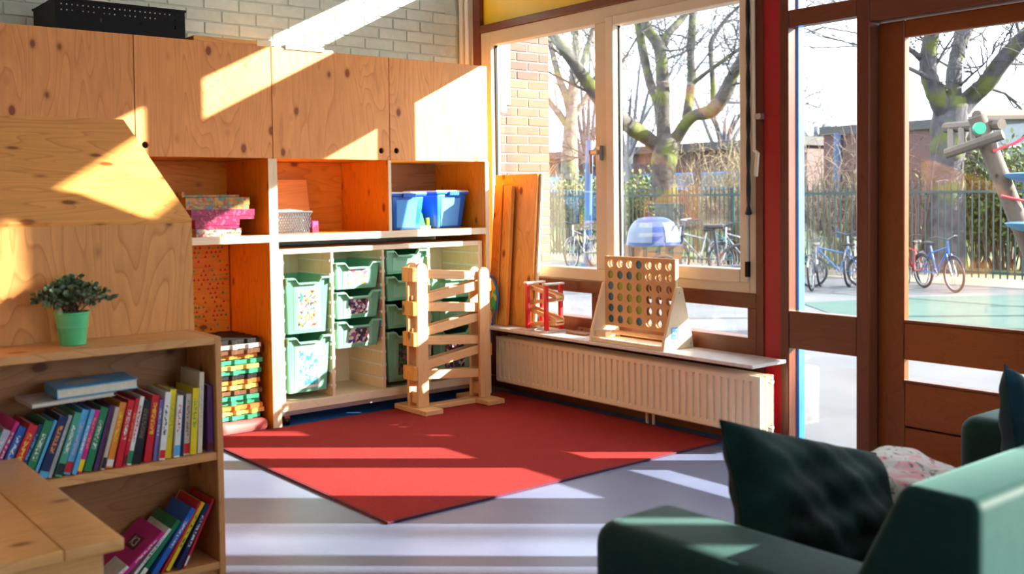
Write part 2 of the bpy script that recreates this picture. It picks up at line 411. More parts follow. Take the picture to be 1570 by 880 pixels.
def smesh(name, mb, mat, loc=(0, 0, 0), **k): return tag(mesh(name, mb, mat, None, loc, **k), kind='structure')
def B(*a): return MB().box(*a)
def link_copy(o, parent, loc=None, rot=None):
    c = o.copy(); COL.objects.link(c); c.parent = parent
    if loc is not None: c.location = loc
    if rot is not None: c.rotation_euler = rot
    return c
def copy_tree(o, parent=None):
    kids = list(o.children); c = link_copy(o, parent)
    for k in kids: copy_tree(k, c)
    return c
ORD = ['top', 'second', 'third', 'fourth', 'fifth', 'sixth', 'seventh', 'eighth', 'ninth', 'tenth', 'eleventh', 'twelfth', 'thirteenth', 'fourteenth', 'fifteenth', 'sixteenth']

# ================================================================== THE ROOM
XW = 0.24
smesh('floor', B(-7, 0.40, -8.2, 0.75, -0.12, 0), 'linoleum')
smesh('ceiling', B(-7.15, 0.44, -8.35, 0.75, 3.20, 3.35), 'ceiling_paint')
wl = struct('wall_left', (-7, -4, 0))
part('masonry', B(-7.15, -7, -8.35, 0.75, 0, 0.9), 'room_paint', wl); part('masonry', B(-7.15, -7, -8.35, 0.75, 2.9, 3.2), 'room_paint', wl)
part('masonry', B(-7.15, -7, -8.35, 0.75, 0.9, 2.9), 'room_paint', wl)
wf = struct('wall_front', (-3, -8.2, 0))
part('masonry', B(-7, 0.40, -8.35, -8.2, 0, 0.9), 'room_paint', wf); part('masonry', B(-7, 0.40, -8.35, -8.2, 2.9, 3.2), 'room_paint', wf)
part('masonry', B(-7, -2.6, -8.35, -8.2, 0.9, 2.9), 'room_paint', wf); part('masonry', B(0, 0.40, -8.35, -8.2, 0.9, 2.9), 'room_paint', wf)
w7 = struct('added_fill_window', (-1.3, -8.25, 0.9)); x0, x1 = -2.6, 0.0  # unseen window added behind the camera to let in fill light
part('frame', MB().box(x0, x0+0.05, -8.31, -8.24, 0.9, 2.9).box(x1-0.05, x1, -8.31, -8.24, 0.9, 2.9).box(x0+0.05, x1-0.05, -8.31, -8.24, 0.9, 0.96).box(x0+0.05, x1-0.05, -8.31, -8.24, 2.84, 2.9), 'beige_frame', w7)
part('pane', B(x0+0.05, x1-0.05, -8.28, -8.274, 0.96, 2.84), 'window_glass', w7)
t = struct('trim_1'); part('floor_border', B(0.02, 0.239, -2.60, 0.0, 0.0, 0.0015), 'blue_lino', t)
part('floor_border', B(-1.50, 0.02, -0.02, 0.585, 0.0, 0.0015), 'blue_lino', t)

# back wall: painted brickwork
wb = struct('wall_back', (0, 0.6, 0))
part('masonry', B(-7, 0.40, 0.606, 0.75, 0, 3.2), 'mortar_paint', wb)
bl, bh, jt = 0.212, 0.066, 0.009
bm0 = MB().box(-bl/2, bl/2, -0.012, 0.004, -bh/2, bh/2)
proto = mesh('brick', bm0, 'brick_painted', wb, loc=(0, 0, 0), bev=0.003)
first = True
for rI in range(8):
    z = 2.115+rI*(bh+jt)
    for k in range(18):
        x = 0.10-k*(bl+jt)-(0.11 if rI % 2 else 0)
        o = proto if first else link_copy(proto, wb); first = False
        o.location = (x, 0.0085+random.uniform(-0.0015, 0.0015), z); o.rotation_euler = (0, 0, random.uniform(-0.004, 0.004))
# plain brickwork out of view above and below is left as the masonry face

# window wall
wr = struct('wall_right', (XW, -1, 0))
part('parapet', B(0.24, 0.38, -2.028, 0.6, 0, 0.44), 'hardwood', wr)
part('corner_pier', B(0.24, 0.38, 0.453, 0.6, 0, 3.2), 'white_paint', wr)
part('corner_post', B(0.225, 0.36, 0.372, 0.453, 0, 3.2), 'hardwood', wr, bev=0.004)
part('yellow_panel', B(0.262, 0.30, -1.984, 0.372, 2.498, 2.83), 'yellow_paint', wr)
part('rail', B(0.225, 0.33, -1.984, 0.372, 2.446, 2.498), 'hardwood_y', wr, bev=0.003)
part('rail', B(0.225, 0.33, -1.984, 0.372, 2.83, 2.87), 'hardwood_y', wr, bev=0.003)
part('head_rail', B(0.225, 0.33, -7.3, 0.372, 3.13, 3.2), 'hardwood_y', wr, bev=0.003)
part('slim_post', B(0.232, 0.33, -2.028, -1.984, 0, 3.13), 'hardwood', wr)
part('red_panel', B(0.240, 0.33, -2.134, -2.028, 0, 3.13), 'red_paint', wr, bev=0.003)
part('pier', B(0.24, 0.38, -3.75, -3.60, 0, 3.13), 'red_paint', wr)
part('pier', B(0.24, 0.38, -4.87, -4.62, 0, 3.13), 'room_paint', wr)
part('pier', B(0.24, 0.38, -8.2, -7.2, 0, 3.2), 'room_paint', wr)
part('parapet', B(0.24, 0.38, -4.62, -3.75, 0, 0.55), 'hardwood', wr)
part('parapet', B(0.24, 0.38, -7.2, -4.87, 0, 0.55), 'hardwood', wr)
part('spandrel', B(0.26, 0.31, -4.62, -3.75, 2.42, 2.84), 'yellow_paint', wr)
part('spandrel', B(0.26, 0.31, -7.2, -4.87, 2.38, 2.84), 'yellow_paint', wr)
part('skirting', B(0.205, 0.24, -2.134, 0.372, 0, 0.07), 'hardwood_y', wr)

# main window
w1 = struct('window_1', (0.27, -0.8, 0.8))
def frame_rect(y0, y1, z0, z1, iy0, iy1, iz0, iz1, x0, x1, mat, parent, bev=0.004, name='frame'):
    """four members of a rectangular frame (outer rectangle, inner rectangle)"""
    part(name+'_stile', B(x0, x1, y0, iy0, z0, z1), mat, parent, bev=bev)
    part(name+'_stile', B(x0, x1, iy1, y1, z0, z1), mat, parent, bev=bev)
    part(name+'_rail', B(x0, x1, iy0, iy1, z0, iz0), mat, parent, bev=bev)
    part(name+'_rail', B(x0, x1, iy0, iy1, iz1, z1), mat, parent, bev=bev)
part('frame_stile', B(0.235, 0.315, 0.262, 0.372, 0.781, 2.446), 'beige_frame', w1, bev=0.004)
part('frame_stile', B(0.235, 0.315, -1.984, -1.940, 0.781, 2.446), 'beige_frame', w1, bev=0.004)
part('frame_rail', B(0.235, 0.315, -1.940, 0.262, 2.352, 2.446), 'beige_frame', w1, bev=0.004)
part('frame_rail', B(0.235, 0.315, -1.940, 0.262, 0.781, 0.856), 'beige_frame', w1, bev=0.004)
part('mullion', B(0.235, 0.315, -0.885, -0.772, 0.856, 2.352), 'beige_frame', w1, bev=0.004)
part('pane', B(0.290, 0.296, -0.780, 0.270, 0.850, 2.358), 'window_glass', w1)
sash = part('sash_stile', B(0.222, 0.305, -0.942, -0.878, 0.838, 2.378), 'beige_sash', w1, bev=0.004)
part('sash_stile', B(0.222, 0.305, -1.932, -1.886, 0.838, 2.378), 'beige_sash', w1, bev=0.004)
part('sash_rail', B(0.222, 0.305, -1.886, -0.942, 0.838, 0.908), 'beige_sash', w1, bev=0.004)
part('sash_rail', B(0.222, 0.305, -1.886, -0.942, 2.322, 2.378), 'beige_sash', w1, bev=0.004)
part('pane', B(0.282, 0.288, -1.890, -0.938, 0.904, 2.326), 'window_glass', w1)
part('glazing_gasket', B(0.270, 0.281, -0.950, -0.942, 0.908, 2.322), 'black_plastic', w1)
part('glazing_gasket', B(0.270, 0.289, 0.254, 0.262, 0.856, 2.352), 'black_plastic', w1)
hd = part('handle', MB().box(0.205, 0.235, -0.845, -0.815, 1.52, 1.61), 'metal_grey', w1, bev=0.004)
part('lever', MB().box(0.182, 0.200, -0.842, -0.770, 1.555, 1.585).box(0.182, 0.198, -0.786, -0.768, 1.44, 1.585), 'metal_grey', hd, bev=0.004)
part('hinge', B(0.215, 0.235, -1.945, -1.925, 0.87, 0.95), 'black_plastic', w1)
# lower strip window
w2 = struct('window_2', (0.27, -0.8, 0.5))
part('frame_rail', B(0.228, 0.33, -1.984, 0.372, 0.703, 0.781), 'hardwood_y', w2, bev=0.004)
part('frame_rail', B(0.228, 0.33, -1.984, 0.372, 0.44, 0.546), 'hardwood_y', w2, bev=0.004)
part('frame_stile', B(0.23, 0.33, -1.984, -1.930, 0.546, 0.703), 'hardwood', w2)
part('frame_stile', B(0.23, 0.33, 0.30, 0.372, 0.546, 0.703), 'hardwood', w2)
part('mullion', B(0.23, 0.33, -0.79, -0.735, 0.546, 0.703), 'hardwood', w2)
part('pane', B(0.286, 0.292, -1.934, -0.786, 0.542, 0.707), 'window_glass', w2)
part('pane', B(0.286, 0.292, -0.739, 0.304, 0.542, 0.707), 'window_glass', w2)
# transom light above the yellow panel
w3 = struct('window_3', (0.27, -0.8, 2.87))
part('mullion', B(0.235, 0.33, -0.83, -0.775, 2.87, 3.13), 'hardwood', w3)
part('pane', B(0.286, 0.292, -1.984, -0.826, 2.866, 3.134), 'window_glass', w3)
part('pane', B(0.286, 0.292, -0.779, 0.372, 2.866, 3.134), 'window_glass', w3)
# sidelight between the red panel and the door
w4 = struct('window_4', (0.27, -2.38, 0))
part('frame_stile', B(0.232, 0.302, -2.186, -2.134, 0, 3.13), 'hardwood', w4, bev=0.004)
part('frame_stile', B(0.232, 0.345, -2.641, -2.572, 0, 3.13), 'hardwood', w4, bev=0.004)
for z0, z1 in ((0, 0.045), (0.519, 0.709), (2.141, 2.226)):
    part('frame_rail', B(0.236, 0.302, -2.572, -2.186, z0, z1), 'hardwood_y', w4, bev=0.004)
part('outer_lining', B(0.304, 0.350, -2.198, -2.134, 0, 3.13), 'blue_paint', w4)
for z0, z1 in ((0.041, 0.523), (0.705, 2.145), (2.222, 3.134)):
    part('pane', B(0.294, 0.300, -2.576, -2.182, z0, z1), 'window_glass', w4)
# the door
d1 = struct('door_1', (0.31, -2.66, 0))
XD0, XD1 = 0.300, 0.345
part('stile', B(XD0, XD1, -2.780, -2.645, 0.015, 2.10), 'door_wood_z', d1, bev=0.005)
part('stile', B(XD0, XD1, -3.525, -3.420, 0.015, 2.10), 'door_wood_z', d1, bev=0.005)
part('rail', B(XD0, XD1, -3.420, -2.780, 2.021, 2.10), 'door_wood', d1, bev=0.005)
part('rail', B(XD0, XD1, -3.420, -2.780, 0.522, 0.697), 'door_wood', d1, bev=0.005)
part('plank', B(XD0+0.004, XD1, -3.420, -2.780, 0.208, 0.417), 'door_wood', d1, bev=0.005)
part('plank', B(XD0+0.004, XD1, -3.420, -2.780, 0.015, 0.200), 'door_wood', d1, bev=0.005)
part('groove_shade', B(XD1-0.012, XD1-0.002, -3.42, -2.780, 0.198, 0.210), 'painted_shade', d1)  # dark strip added to stop leaking daylight and give the groove its shade
part('pane', B(0.320, 0.326, -3.424, -2.776, 0.693, 2.025), 'window_glass', d1)
part('pane', B(0.320, 0.326, -3.424, -2.776, 0.413, 0.526), 'window_glass', d1)
part('glazing_bead', B(XD0-0.004, 0.319, -3.42, -2.780, 0.697, 0.709), 'hardwood_y', d1)
part('glazing_bead', B(XD0-0.004, 0.319, -3.42, -2.780, 0.417, 0.427), 'hardwood_y', d1)
part('jamb', B(0.232, 0.345, -3.60, -3.530, 0, 3.13), 'hardwood', d1, bev=0.004)
part('head', B(0.232, 0.345, -3.530, -2.641, 2.105, 2.226), 'hardwood_y', d1, bev=0.004)
part('overpanel', B(0.26, 0.33, -3.530, -2.641, 2.226, 2.80), 'hardwood_y', d1)
part('pane', B(0.286, 0.292, -3.534, -2.637, 2.796, 3.134), 'window_glass', d1)
part('threshold', B(0.24, 0.36, -3.53, -2.641, 0, 0.013), 'metal_grey', d1)
# windows further along the same wall, beyond the picture's edge
w5 = struct('window_5', (0.27, -4.2, 0.55))
for y0, y1 in ((-3.79, -3.75), (-4.42, -4.35), (-4.62, -4.60)):
    part('frame_stile', B(0.235, 0.315, y0, y1, 0.55, 2.42), 'beige_frame', w5)
part('frame_rail', B(0.235, 0.315, -4.62, -3.75, 0.55, 0.60), 'beige_frame', w5)
part('frame_rail', B(0.235, 0.315, -4.62, -3.75, 2.36, 2.42), 'beige_frame', w5)
part('transom_rail', B(0.235, 0.315, -4.62, -3.75, 2.82, 2.85), 'hardwood_y', w5)
part('pane', B(0.286, 0.292, -4.62, -3.75, 0.56, 2.40), 'window_glass', w5)
part('pane', B(0.286, 0.292, -4.62, -3.75, 2.85, 3.13), 'window_glass', w5)
w6 = struct('window_6', (0.27, -6, 0.55))
part('sun_block_panel', B(0.25, 0.30, -6.13, -4.87, 0.55, 2.38), 'yellow_paint', w6)  # unseen solid panel added to keep the sun off the sofa cushion
for y0, y1 in ((-6.16, -6.13), (-6.40, -6.28), (-7.2, -7.14)):
    part('frame_stile', B(0.235, 0.315, y0, y1, 0.55, 2.38), 'beige_frame', w6)
part('frame_rail', B(0.235, 0.315, -7.2, -4.87, 0.55, 0.60), 'beige_frame', w6)
part('frame_rail', B(0.235, 0.315, -7.2, -4.87, 2.32, 2.38), 'beige_frame', w6)
part('transom_rail', B(0.235, 0.315, -7.2, -4.87, 2.82, 2.85), 'hardwood_y', w6)
part('pane', B(0.286, 0.292, -7.2, -5.95, 0.56, 2.36), 'window_glass', w6)
part('pane', B(0.286, 0.292, -7.2, -4.87, 2.85, 3.13), 'window_glass', w6)

# ================================================================== CUPBOARD WALL
SEAM = [-3.06, -2.294, -1.528, -0.754, 0.0]
ZB, ZT, DEP = 1.539, 2.163, 0.58
hole_at = [None, (-2.244, 1.598), (-0.815, 1.596), (-0.707, 1.598)]
cl = ['plywood wall cupboard left of the first door seam, under the black crate', 'plywood wall cupboard above the stacked game boxes',
      'plywood wall cupboard above the grey lattice basket', 'plywood wall cupboard above the two blue bins, nearest the window']
for i in range(4):
    x0, x1 = SEAM[i], SEAM[i+1]
    t = thing('wall_cupboard', cl[i], 'cupboard', ((x0+x1)/2, 0.3, ZB), 'row of wall cupboards')
    body = MB().box(x0, x0+0.018, 0.022, DEP, ZB+0.002, ZT-0.01).box(x1-0.018, x1, 0.022, DEP, ZB+0.002, ZT-0.01)
    body.box(x0+0.018, x1-0.018, 0.022, DEP, ZB+0.002, ZB+0.02).box(x0+0.018, x1-0.018, 0.022, DEP, ZT-0.028, ZT-0.01).box(x0+0.018, x1-0.018, DEP-0.01, DEP, ZB+0.02, ZT-0.028)
    part('carcass', body, 'pine_lacquer_flat', t)
    g = 0.0022
    out = [(x0+g, ZB), (x1-g, ZB), (x1-g, ZT), (x0+g, ZT)]
    hs = [circ(*hole_at[i], 0.0175, 20)] if hole_at[i] else []
    part('door', MB().plate(out, hs, 'xz', 0.0, 0.018), 'plywood', t, bev=0.0012)
    if hs:
        part('hole_shade', B(hole_at[i][0]-0.025, hole_at[i][0]+0.025, 0.0195, 0.021, hole_at[i][1]-0.025, hole_at[i][1]+0.025), 'painted_shade', t)  # dark sheet standing in for the shade inside the cupboard
ZS1, ZS0 = 1.107, 1.066
# open unit below the second cupboard
t = thing('open_shelf_unit', 'tall open pine shelf unit holding the game boxes and foam mats', 'shelf', (-1.92, 0.3, 0))
part('side', B(-1.560, -1.530, 0.0, DEP, 0, ZB), 'pine_lacquer', t, bev=0.0015)
part('side', B(-2.312, -2.294, 0.0, DEP, 0, ZB), 'pine_lacquer', t)
part('shelf', B(-2.294, -1.560, 0.0, DEP-0.01, ZS0, ZS1), 'pine_lacquer_flat', t, bev=0.0015)
part('shelf_edge_lit', B(-2.294, -1.560, -0.004, 0.0, ZS0, ZS1), 'birch_edge', t)  # pale strip: sunlit cream look put into the edge colour
part('side_edge_lit', B(-1.561, -1.529, -0.005, 0.0, 0, ZB-0.002), 'birch', t)  # sunlit tone painted on the front of the side
part('back', B(-2.294, -1.560, DEP-0.012, DEP, 0.0, ZB), 'pine_lacquer_flat', t)
# bridge unit over the tray trolley
t = thing('bridge_shelf_unit', 'pine shelf unit with two cubbyholes bridging the tray trolley', 'shelf', (-0.76, 0.3, 0))
part('side', B(-1.528, -1.508, 0.0, DEP, 0, ZB), 'pine_lacquer', t, bev=0.0015)
part('side', B(-0.028, 0.0, 0.0, DEP, 0, ZB), 'pine_lacquer', t, bev=0.0015)
part('side_edge_lit', B(-1.5285, -1.5075, -0.005, 0.0, 0, ZB-0.002), 'birch', t)  # pale fronts of this unit carry the sunlit look as colour
part('side_edge_lit', B(-0.0285, 0.0005, -0.005, 0.0, 0, ZB-0.002), 'birch', t)
part('divider', B(-0.772, -0.752, 0.0, DEP-0.012, ZS1, ZB), 'pine_lacquer', t, bev=0.0015)
part('divider_edge_lit', B(-0.7725, -0.7515, -0.005, 0.0, ZS1, ZB-0.002), 'birch', t)
part('shelf', B(-1.508, -0.028, 0.0, DEP-0.012, ZS0, ZS1), 'pine_lacquer_flat', t, bev=0.0015)
part('shelf_edge_lit', B(-1.508, -0.028, -0.005, 0.0, ZS0, ZS1), 'birch_edge', t)
part('back', B(-1.508, -0.772, DEP-0.012, DEP, ZS0, ZB), 'pine_lacquer_flat', t)
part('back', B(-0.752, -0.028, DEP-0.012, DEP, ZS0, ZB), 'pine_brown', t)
# papered board at the back of the open unit
t = thing('patterned_board', 'orange board printed with small red and green triangles behind the foam mats', 'board', (-1.93, 0.54, 0.0))
part('board', B(-2.28, -1.568, 0.545, 0.566, 0.002, 1.06), 'pine_lacquer_flat', t)
rd, gr = MB(), MB()
for i in range(26):
    for j in range(38):
        if random.random() < 0.42: continue
        x = -2.27+i*0.027+random.uniform(-.004, .004)+(0.0135 if j % 2 else 0); z = 0.02+j*0.0272
        if x > -1.58 or z > 1.04: continue
        s_ = 0.0095
        (rd if random.random() < 0.62 else gr).add([(x-s_, 0.5445, z-s_*0.8), (x+s_, 0.5445, z-s_*0.8), (x, 0.5445, z+s_)], [(0, 1, 2)])
tag(part('red_triangles', rd, 'toy_red', t), kind='stuff'); tag(part('green_triangles', gr, 'green_toy', t), kind='stuff')

# ================================================================== TRAY TROLLEY
t = thing('tray_trolley', 'birch storage trolley on castors with four columns of green trays', 'trolley', (-0.76, 0.25, 0))
TX0, TX1, TY0, TY1, TZ0, TZ1 = -1.500, -0.034, 0.03, 0.46, 0.085, 1.022
part('side', B(TX0, TX0+0.036, TY0, TY1, TZ0, TZ1), 'birch', t, bev=0.002)
part('side', B(TX1-0.036, TX1, TY0, TY1, TZ0, TZ1), 'birch', t, bev=0.002)
part('top', B(TX0+0.036, TX1-0.036, TY0, TY1, TZ1-0.03, TZ1), 'birch_edge', t, bev=0.002)
part('base', B(TX0+0.036, TX1-0.036, TY0, TY1, TZ0, TZ0+0.05), 'birch_edge', t, bev=0.002)
part('toe_rail', B(TX0+0.01, TX1-0.01, TY0+0.004, TY0+0.03, TZ0-0.024, TZ0-0.001), 'metal_grey', t)
part('back', B(TX0+0.036, TX1-0.036, TY1-0.012, TY1, TZ0+0.05, TZ1-0.03), 'birch', t)
DIV = [(-1.159, -1.141), (-0.808, -0.790), (-0.470, -0.452)]
for a, b in DIV: part('divider', B(a, b, TY0, TY1-0.012, TZ0+0.05, TZ1-0.03), 'birch', t, bev=0.0015)
COLS = [(TX0+0.036, DIV[0][0]), (DIV[0][1], DIV[1][0]), (DIV[1][1], DIV[2][0]), (DIV[2][1], TX1-0.036)]
run = None
for a, b in COLS:
    for s_, xx in ((1, a), (-1, b)):
        for k in range(10):
            z = 0.20+k*0.0825
            if run is None:
                run = mesh('runner', MB().box(-0.0028, 0.0028, -0.19, 0.19, -0.005, 0.005).box(-0.0028, 0.0028, -0.20, -0.185, -0.008, 0.008), 'white_plastic', t, loc=(0, 0, 0)); o = run
            else: o = link_copy(run, t)
            o.location = Vector((xx+s_*0.003, 0.235, z))-t.location
for cx in (TX0+0.05, TX1-0.05):
    for cy in (TY0+0.03, TY1-0.06):
        c = part('castor', MB().box(cx-0.012, cx+0.012, cy-0.02, cy+0.02, 0.045, 0.0605).box(cx-0.018, cx-0.013, cy-0.012, cy+0.012, 0.02, 0.06).box(cx+0.013, cx+0.018, cy-0.012, cy+0.012, 0.02, 0.06), 'chrome', t)
        part('wheel', MB().tube([(cx-0.012, cy, 0.027), (cx+0.012, cy, 0.027)], 0.025, 16), 'black_plastic', c, smooth=40)

def tray(w, h, x, z, label, card=None, pane=False):
    """open tapered storage tray, front at y=TY0"""
    y0, d = TY0-0.006, 0.40
    t = thing('storage_tray', label, 'tray', (x, y0+d/2, z), 'green trays in the trolley')
    w2 = w/2-0.014; b2 = w2-0.018; th = 0.004; dip = 0.030 if h > 0.12 else 0.022
    prof = [(-1, 0), (-0.62, 0), (-0.46, dip), (0.46, dip), (0.62, 0), (1, 0)]
    m = MB()
    # outer and inner front wall following the dipped profile
    for yy, ww, bb, yb, flip in ((y0+0.012, w2, b2, y0+0.026, 0), (y0+0.012+th, w2-th, b2-th, y0+0.026+th, 1)):
        vs = []; n = len(prof)
        for u, dz in prof: vs.append((x+u*ww, yy, z+h-dz))
        for u, dz in prof: vs.append((x+u*bb, yb, z+(th if flip else 0)))
        m.add(vs, [(i, i+1, n+i+1, n+i) for i in range(n-1)])
    yb0, yb1 = y0+0.026, y0+d-0.02
    for s_ in (-1, 1):
        m.hexa([(x+s_*b2, yb0, z), (x+s_*(b2-th), yb0, z), (x+s_*(b2-th), yb1, z), (x+s_*b2, yb1, z),
                (x+s_*w2, y0+0.012, z+h), (x+s_*(w2-th), y0+0.012, z+h), (x+s_*(w2-th), y0+d, z+h), (x+s_*w2, y0+d, z+h)])
    m.hexa([(x-b2, yb1-th, z), (x+b2, yb1-th, z), (x+b2, yb1, z), (x-b2, yb1, z), (x-w2, y0+d-th, z+h), (x+w2, y0+d-th, z+h), (x+w2, y0+d, z+h), (x-w2, y0+d, z+h)])
    m.box(x-b2, x+b2, yb0, yb1, z, z+th)
    part('body', m, 'tray_green', t)
    rim = MB()
    for (u0, a0), (u1, a1) in zip(prof[:-1], prof[1:]):
        xa, xb, za, zb = x+u0*w2, x+u1*w2, z+h-a0, z+h-a1
        rim.hexa([(xa, y0-0.010, za-0.010), (xb, y0-0.010, zb-0.010), (xb, y0+0.014, zb-0.004), (xa, y0+0.014, za-0.004),
                  (xa, y0-0.010, za), (xb, y0-0.010, zb), (xb, y0+0.016, zb+0.003), (xa, y0+0.016, za+0.003)])
    for s_ in (-1, 1):
        rim.box(min(x+s_*w2, x+s_*(w2+0.005)), max(x+s_*w2, x+s_*(w2+0.005)), y0-0.010, y0+d, z+h-0.006, z+h+0.003)
        rim.box(x+s_*w2-0.004, x+s_*w2+0.003, y0-0.009, y0+0.012, z+h-0.040, z+h-0.006)
    part('rim', rim, 'tray_rim', t, bev=0.0015)
    # raised front panel, leaning with the wall
    def fy(zz): return y0+0.026-(0.014)*(zz-z)/h
    za, zb = z+0.018, z+h-dip-0.016
    def panel(u0, u1, z0, z1, pr):
        return MB().hexa([(x+u0, fy(z0)-pr, z0), (x+u1, fy(z0)-pr, z0), (x+u1, fy(z0)+0.002, z0), (x+u0, fy(z0)+0.002, z0),
                          (x+u0, fy(z1)-pr, z1), (x+u1, fy(z1)-pr, z1), (x+u1, fy(z1)+0.002, z1), (x+u0, fy(z1)+0.002, z1)])
    part('front_panel', panel(-b2*0.72, b2*0.72, za, zb, 0.002), 'tray_rim', t, bev=0.0008)
    if card:
        hh = zb-za
        part('picture_card', panel(-b2*0.48, b2*0.52, za+hh*0.08, zb-hh*(0.12 if h > 0.2 else 0.0), 0.0045), card, t)
        if h > 0.2: part('card_pocket', panel(-b2*0.62, b2*0.64, za+hh*0.02, zb-hh*0.05, 0.003), 'paper_white' if card == 'print_bricks' else 'tray_rim', t)
    return t
def cc(i): return (COLS[i][0]+COLS[i][1])/2, COLS[i][1]-COLS[i][0]
x, w = cc(0)
tray(w, 0.325, x, 0.527, 'deep green tray with a picture of colourful beads, upper left in the trolley', 'print_beads')
tray(w, 0.325, x, 0.182, 'deep green tray with a turquoise picture card, lower left in the trolley', 'print_bricks')
x, w = cc(1)
tray(w, 0.160, x, 0.765, 'green tray with a picture of felt pens, top of the second trolley column', 'print_pens')
tray(w, 0.160, x, 0.588, 'green tray with a dark mixed picture, middle of the second trolley column', 'print_dark')
tray(w, 0.160, x, 0.412, 'green tray with a dark picture, lowest in the second trolley column', 'print_dark')
x, w = cc(2)
tray(w, 0.145, x, 0.838, 'plain green tray, top of the third trolley column')
tray(w, 0.150, x, 0.672, 'plain green tray, second in the third trolley column')
tray(w, 0.150, x, 0.500, 'plain green tray, third in the third trolley column')
tray(w, 0.310, x, 0.168, 'deep green tray with a plant picture, bottom of the third trolley column', 'print_plant')
x, w = cc(3)
tray(w, 0.150, x, 0.660, 'plain green tray, upper one in the rightmost trolley column behind the marble run')
tray(w, 0.150, x, 0.495, 'plain green tray, middle one in the rightmost trolley column behind the marble run')
tray(w, 0.285, x, 0.170, 'deep green tray, bottom of the rightmost trolley column behind the marble run', 'print_dark')

# ================================================================== CUBBYHOLE CONTENTS
ZC = ZS1+0.0008
def gamebox(x0, x1, y0, y1, z0, z1, mat, label, rz=0, lidmat=None):
    c = ((x0+x1)/2, (y0+y1)/2, z0)
    t = thing('game_box', label, 'box', c, 'game boxes on the shelf')
    zm = z0+(z1-z0)*0.35
    part('base', B(x0+0.003, x1-0.003, y0+0.003, y1-0.003, z0, zm+0.01), mat, t)
    part('lid', B(x0, x1, y0, y1, zm, z1), lidmat or mat, t, bev=0.0015)
    t.rotation_euler = (0, 0, rz)
z = ZC
gamebox(-1.965, -1.70, 0.06, 0.33, z, z+0.042, 'print_hearts', 'pale game box with red hearts, bottom of the stack', 0.02)
gamebox(-1.965, -1.71, 0.05, 0.33, z+0.042, z+0.092, 'print_pink', 'magenta game box with small pictures, second from the bottom of the stack', -0.03)
gamebox(-1.99, -1.62, 0.05, 0.36, z+0.092, z+0.148, 'print_pink', 'wide magenta game box below the orange one', 0.0)
gamebox(-2.01, -1.645, 0.06, 0.38, z+0.148, z+0.215, 'print_game', 'orange cartoon game box on top of the stack', -0.02)
t = thing('jigsaw_tray', 'small orange printed puzzle frame leaning on the top game box', 'puzzle', (-1.85, 0.25, z+0.216))
part('frame', B(-2.02, -1.69, 0.10, 0.36, z+0.2165, z+0.229), 'print_game', t); part('lip', B(-2.02, -2.005, 0.10, 0.36, z+0.229, z+0.245), 'print_game', t)
# grey lattice basket
def basket():
    x0, x1, y0, y1, z0, h = -1.47, -1.24, 0.10, 0.30, ZC, 0.125
    t = thing('lattice_basket', 'grey plastic lattice basket in the middle cubbyhole', 'basket', ((x0+x1)/2, (y0+y1)/2, z0))
    ta = 0.012
    def cor(f): return [(x0+ta*(1-f), y0+ta*(1-f)), (x1-ta*(1-f), y0+ta*(1-f)), (x1-ta*(1-f), y1-ta*(1-f)), (x0+ta*(1-f), y1-ta*(1-f))]
    for k in range(4):
        m = MB(); n = 14 if k % 2 == 0 else 12
        def pt(u, f):
            a, b = Vector((*cor(f)[k], z0+f*h)), Vector((*cor(f)[(k+1) % 4], z0+f*h)); return a.lerp(b, u)
        for i in range(-4, n+1):
            for sg in (1, -1):
                seg = []
                for q in range(5):
                    f = q/4*0.93+0.03; u = (i+sg*f*4 + (4 if sg < 0 else 0))/n
                    if 0 <= u <= 1: seg.append(pt(u, f))
                if len(seg) > 1: m.tube(seg, 0.0028, 4, False)
        part('lattice_side', m, 'grey_plastic', t)
    rim = MB(); c = cor(1)
    for k in range(4):
        a, b = c[k], c[(k+1) % 4]; rim.tube([(*a, z0+h), (*b, z0+h)], 0.006, 6)
    part('rim', rim, 'grey_plastic', t)
    part('base', B(x0+ta, x1-ta, y0+ta, y1-ta, z0, z0+0.006), 'grey_plastic', t)
    p = MB().hexa([(x0+0.03, y0+0.03, z0+0.01), (x1-0.03, y0+0.03, z0+0.01), (x1-0.03, y1-0.03, z0+0.01), (x0+0.03, y1-0.03, z0+0.01),
                   (x0+0.02, y0+0.02, z0+h+0.012), (x1-0.05, y0+0.02, z0+h+0.008), (x1-0.05, y1-0.02, z0+h+0.016), (x0+0.02, y1-0.02, z0+h+0.01)])
    single('paper_pile', p, 'paper_white', 'white papers filling the grey lattice basket', 'paper', (-1.35, 0.2, z0+0.01))
basket()
t = thing('spare_shelf', 'light pine board standing at the back of the middle cubbyhole', 'board', (-1.20, 0.44, ZC))
part('panel', MB().hexa([(-1.50, 0.44, ZC), (-1.06, 0.44, ZC), (-1.06, 0.46, ZC), (-1.50, 0.46, ZC), (-1.50, 0.50, 1.43), (-1.06, 0.50, 1.43), (-1.06, 0.52, 1.43), (-1.50, 0.52, 1.43)]), 'plywood_flat', t, bev=0.002)
t = thing('pink_carton', 'small pink and white carton beside the grey lattice basket', 'carton', (-1.17, 0.2, ZC))
part('carton', B(-1.205, -1.165, 0.16, 0.24, ZC, ZC+0.04), 'print_pink', t); part('cap', B(-1.205, -1.165, 0.16, 0.24, ZC+0.04, ZC+0.068), 'purple_toy', t, bev=0.002)
